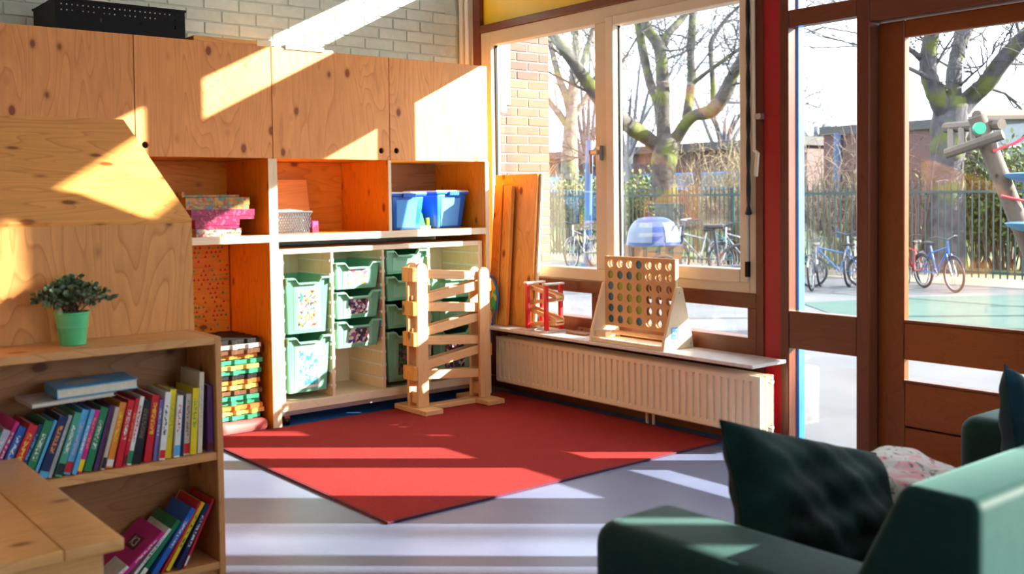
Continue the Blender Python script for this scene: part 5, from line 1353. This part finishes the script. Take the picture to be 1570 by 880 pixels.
# far buildings -----------------------------------------------------
t = thing('school_building', 'low brick building with a pale fascia far behind the door', 'building', (25, 5, GZ))
part('wall', B(24, 34, -8, 13.77, GZ, 3.15), 'brick_far', t)
part('fascia', B(23.9, 34.1, -8.1, 13.87, 3.15, 3.42), 'roof_dark', t)
part('grey_cladding', B(23.92, 23.999, -8, 8.7, 1.75, 3.15), 'fascia', t)
for k in range(5):
    y = 7.2-k*2.6; f = part('window', B(23.86, 23.918, y-0.8, y+0.8, 1.85, 2.55), 'white_plastic', t); part('glass', B(23.85, 23.859, y-0.74, y+0.74, 1.9, 2.5), 'far_window', f)
part('downpipe', MB().tube([(23.9, 13.2, GZ), (23.9, 13.2, 3.2)], 0.12, 8), 'navy_pole', t)
t = thing('pavilion', 'long low brown building far behind the trees in the left panes', 'building', (29, 26, GZ))
part('wall', B(28, 36, 17.2, 36, GZ, 3.1), 'brick_far', t); part('roof', B(27.5, 36.4, 17.0, 36.4, 3.1, 3.42), 'roof_dark', t)
for k in range(6):
    y = 18.8+k*2.4; f = part('window', B(27.95, 27.999, y-1.0, y+1.0, 1.55, 2.25), 'blue_paint', t); part('glass', B(27.93, 27.949, y-0.92, y+0.92, 1.62, 2.18), 'far_window', f)

# bicycles ----------------------------------------------------------
plain('paint_red', (0.25, 0.01, 0.02), 0.3); plain('paint_bike_blue', (0.015, 0.10, 0.32), 0.3); plain('paint_dark', (0.03, 0.035, 0.05), 0.3); plain('paint_silver', (0.25, 0.26, 0.28), 0.3, metal=0.5); plain('paint_teal', (0.015, 0.14, 0.16), 0.3)
def bike(px, d, rz, paint, label, s=1.0, py=440):
    p = at(px, py, d); p.z = GZ
    t = thing('bicycle', label, 'bicycle', p, 'bicycles parked at the fence')
    def T(mb):
        for v in mb.v: v.xyz = v*s+p
        return mb
    Rw = 0.30
    for x in (-0.50, 0.50):
        w = part('wheel', T(MB().torus((x, 0, Rw+0.02), Rw, 0.022, (0, 1, 0), 26, 6)), 'tyre', t, smooth=60)
        rm = MB().torus((x, 0, Rw+0.02), Rw-0.03, 0.009, (0, 1, 0), 26, 4)
        for k in range(12):
            a = 2*math.pi*k/12; rm.tube([(x, 0, Rw+0.02), (x+(Rw-0.03)*math.cos(a), 0, Rw+0.02+(Rw-0.03)*math.sin(a))], 0.003, 3, False)
        part('rim', T(rm), 'paint_silver', w)
    fr = MB().tube([(-0.05, 0, 0.32), (-0.20, 0, 0.80)], 0.017, 7).tube([(-0.05, 0, 0.32), (0.36, 0, 0.76)], 0.018, 7).tube([(-0.17, 0, 0.68), (0.35, 0, 0.80)], 0.015, 7)
    for y in (-.04, .04): fr.tube([(-0.50, y, 0.32), (-0.05, y*.5, 0.32)], 0.010, 5).tube([(-0.50, y, 0.32), (-0.18, y*.4, 0.72)], 0.010, 5)
    part('frame', T(fr), paint, t, smooth=50)
    fk = MB().tube([(0.35, 0, 0.92), (0.38, 0, 0.68)], 0.016, 7)
    for y in (-.045, .045): fk.tube([(0.38, y, 0.68), (0.50, y, 0.32)], 0.011, 5)
    part('fork', T(fk), paint, t, smooth=50)
    hb_ = part('handlebar', T(MB().tube([(0.24, -0.27, 0.98), (0.32, -0.18, 1.0), (0.36, 0, 0.94), (0.32, 0.18, 1.0), (0.24, 0.27, 0.98)], 0.012, 6)), 'paint_dark', t, smooth=50)
    part('saddle', T(MB().hexa([(-0.34, -0.08, 0.83), (-0.08, -0.02, 0.84), (-0.08, 0.02, 0.84), (-0.34, 0.08, 0.83), (-0.35, -0.07, 0.89), (-0.07, -0.02, 0.87), (-0.07, 0.02, 0.87), (-0.35, 0.07, 0.89)])), 'tyre', t, bev=0.01)
    part('crank', T(MB().torus((-0.05, -0.03, 0.32), 0.075, 0.008, (0, 1, 0), 14, 4).tube([(-0.05, -0.05, 0.32), (-0.12, -0.05, 0.17)], 0.008, 5).tube([(-0.05, 0.05, 0.32), (0.02, 0.05, 0.47)], 0.008, 5)), 'paint_silver', t)
    gd = MB()
    for x in (-0.50, 0.50):
        pts = [(x+(Rw+0.035)*math.cos(a), 0, Rw+0.02+(Rw+0.035)*math.sin(a)) for a in [math.pi*(0.15+0.7*k/8) for k in range(9)]]
        gd.tube(pts, 0.018, 5)
    part('mudguard', T(gd), 'paint_dark', t)
    t.rotation_euler = (0, R(0), rz); t.rotation_euler.x = R(4)
bike(1252, 14.6, R(205), 'paint_dark', 'dark bicycle with a pale wheel behind the sidelight', 0.74, 438)
bike(1284, 14.8, R(130), 'paint_bike_blue', 'blue bicycle right of the dark one behind the sidelight', 0.72, 436)
bike(1402, 14.6, R(190), 'paint_red', 'red bicycle lying close to the left edge of the door glass', 0.76)
bike(1440, 14.2, R(240), 'paint_bike_blue', 'blue bicycle seen nearly head on through the door', 0.76)
bike(1072, 17.4, R(160), 'paint_silver', 'silver bicycle right of the cargo bike in the yard', 0.9)
bike(1112, 17.2, R(200), 'paint_teal', 'teal bicycle near the right edge of the big window', 0.9)
bike(1140, 17.0, R(170), 'paint_silver', 'silver bicycle at the window edge below the blind cord', 0.9)
bike(895, 19.6, R(200), 'paint_silver', 'silver bicycle beside the dark blue post', 0.9)
bike(1312, 15.2, R(200), 'paint_silver', 'silver bicycle at the right edge of the sidelight', 0.8)

# cargo bike with rain tent -----------------------------------------
def cargo():
    p = at(1002, 430, 14.6); p.z = GZ
    t = thing('cargo_bike', 'cargo bike with a wooden box and blue rain tent in the yard', 'cargo bike', p)
    def T(mb):
        for v in mb.v: v.xyz = v+p
        return mb
    def ring(w, l, z): return [(-l/2, -w/2, z), (l/2, -w/2, z), (l/2, w/2, z), (-l/2, w/2, z)]
    part('box', T(MB().hexa(ring(.50, .62, .25)+ring(.62, .74, .66))), 'weathered_wood', t)
    for y in (-.24, -.08, .08, .24):
        part('slat', T(MB().hexa([(-.325, y-.05, .27), (-.325, y+.05, .27), (-.315, y+.05, .27), (-.315, y-.05, .27), (-.382, y-.06, .65), (-.382, y+.06, .65), (-.372, y+.06, .65), (-.372, y-.06, .65)])), 'cargo_slat', t)
        part('slat', T(MB().box(y*1.15-.06, y*1.15+.06, -.318, -.308, .36, .64)), 'cargo_slat', t)
    dome = MB(); n, m = 20, 8
    prof = [(math.cos(math.pi/2*i/m)**0.6, math.sin(math.pi/2*i/m)) for i in range(m)]+[(0.03, 1.0)]
    dome.lathe([(r_*0.38, .66+z*.40) for r_, z in prof], (0, 0, 0), n)
    for v in dome.v: v.x *= 1.02; v.y *= 0.86
    part('tent', T(dome), 'tarp_blue', t, smooth=60)
    for a0 in (0.3, 1.9, 3.4, 5.0):
        win = MB(); vs = []
        for i in range(5):
            z = .70+.28*i/4; r_ = 0.385*max(0.05, 1-((z-.66)/.40)**2)**0.32
            for j in range(6):
                a = a0+1.1*j/5; vs.append((r_*1.03*math.cos(a), r_*0.87*math.sin(a), z))
        win.add(vs, [(i*6+j, i*6+j+1, (i+1)*6+j+1, (i+1)*6+j) for i in range(4) for j in range(5)])
        part('tent_window', T(win), 'tarp_window', t, smooth=60)
    for y in (-.40, .40):
        part('wheel', T(MB().torus((0.05, y, .27), .25, .022, (0, 1, 0), 24, 6)), 'tyre', t, smooth=60)
    part('wheel', T(MB().torus((1.25, 0, .33), .31, .022, (0, 1, 0), 24, 6)), 'tyre', t, smooth=60)
    part('axle', T(MB().tube([(0.05, -.40, .27), (0.05, .40, .27)], .02, 8)), 'paint_dark', t)
    part('frame', T(MB().tube([(0.3, 0, .30), (.95, 0, .32), (1.25, 0, .33)], .03, 8).tube([(.95, 0, .32), (.88, 0, .88)], .025, 8).tube([(.36, 0, .3), (.45, 0, 1.0)], .022, 8)), 'paint_dark', t)
    part('saddle', T(B(.74, 1.0, -.08, .08, .88, .94)), 'tyre', t, bev=0.015)
    part('handlebar', T(MB().tube([(.62, -.3, 1.02), (.45, -.2, 1.0), (.45, .2, 1.0), (.62, .3, 1.02)], .014, 6)), 'paint_dark', t)
    t.rotation_euler = (0, 0, R(-35))
cargo()

# climbing frame ----------------------------------------------------
def climber():
    D_ = 10.0; b0 = at(1606, 495, D_); 
    base = at(1606, 495, D_); base.z = GZ
    t = thing('climbing_frame', 'wooden climbing frame with blue steps outside the door', 'climbing frame', base)
    top = at(1497, 178, D_)
    dirv = (at(1560, 335, D_)-top); k_ = (GZ-top.z)/dirv.z; foot = top+dirv*k_
    part('leaning_log', MB().tube([top, foot], 0.085, 12), 'weathered_wood', t, smooth=50)
    a, b_ = at(1450, 236, D_+0.1), at(1538, 206, D_-0.25)
    part('beam', MB().tube([a, b_], 0.05, 8), 'weathered_wood', t)
    a2, b2 = at(1450, 196, D_+0.6), at(1536, 190, D_-0.15)
    part('beam', MB().tube([a2, b2], 0.055, 8), 'weathered_wood', t)
    for u in (0.1, 0.3, 0.5, 0.7):
        q = a.lerp(b_, u); q2 = a2.lerp(b2, u); part('slat', MB().tube([q, q2], 0.035, 6), 'weathered_wood', t)
    c = at(1500, 197, D_-0.25); part('hand_grip', MB().tube([c, c-fw*0.04], 0.058, 18), 'knob_green', t)
    for px, py, w in ((1592, 270, .30), (1600, 346, .34)):
        c = at(px, py, D_-0.35)
        m = MB().lathe([(0.02, -0.06), (w*0.55, -0.055), (w*0.9, -0.01), (w, 0.025), (w*0.85, 0.035), (0.02, 0.03)], c, 22); part('step', m, 'step_blue', t, smooth=50)
        part('step_bolt', MB().tube([c+Vector((0, 0, -0.10)), c+Vector((0, 0, -0.05))], 0.06, 10), 'knob_green', t)
    for (x0, y0), (x1, y1) in (((1522, 232), (1600, 190)), ((1535, 300), (1610, 305))):
        part('rope', MB().tube([at(x0, y0, D_-.1), at((x0+x1)/2, (y0+y1)/2+6, D_-.1), at(x1, y1, D_-.1)], 0.014, 6), 'rope_red', t)
    other = at(1700, 175, D_+1.0); o2 = other.copy(); o2.z = GZ
    part('post', MB().tube([o2, other], 0.08, 12), 'weathered_wood', t); part('cross_beam', MB().tube([top, other], 0.06, 10), 'weathered_wood', t)
climber()
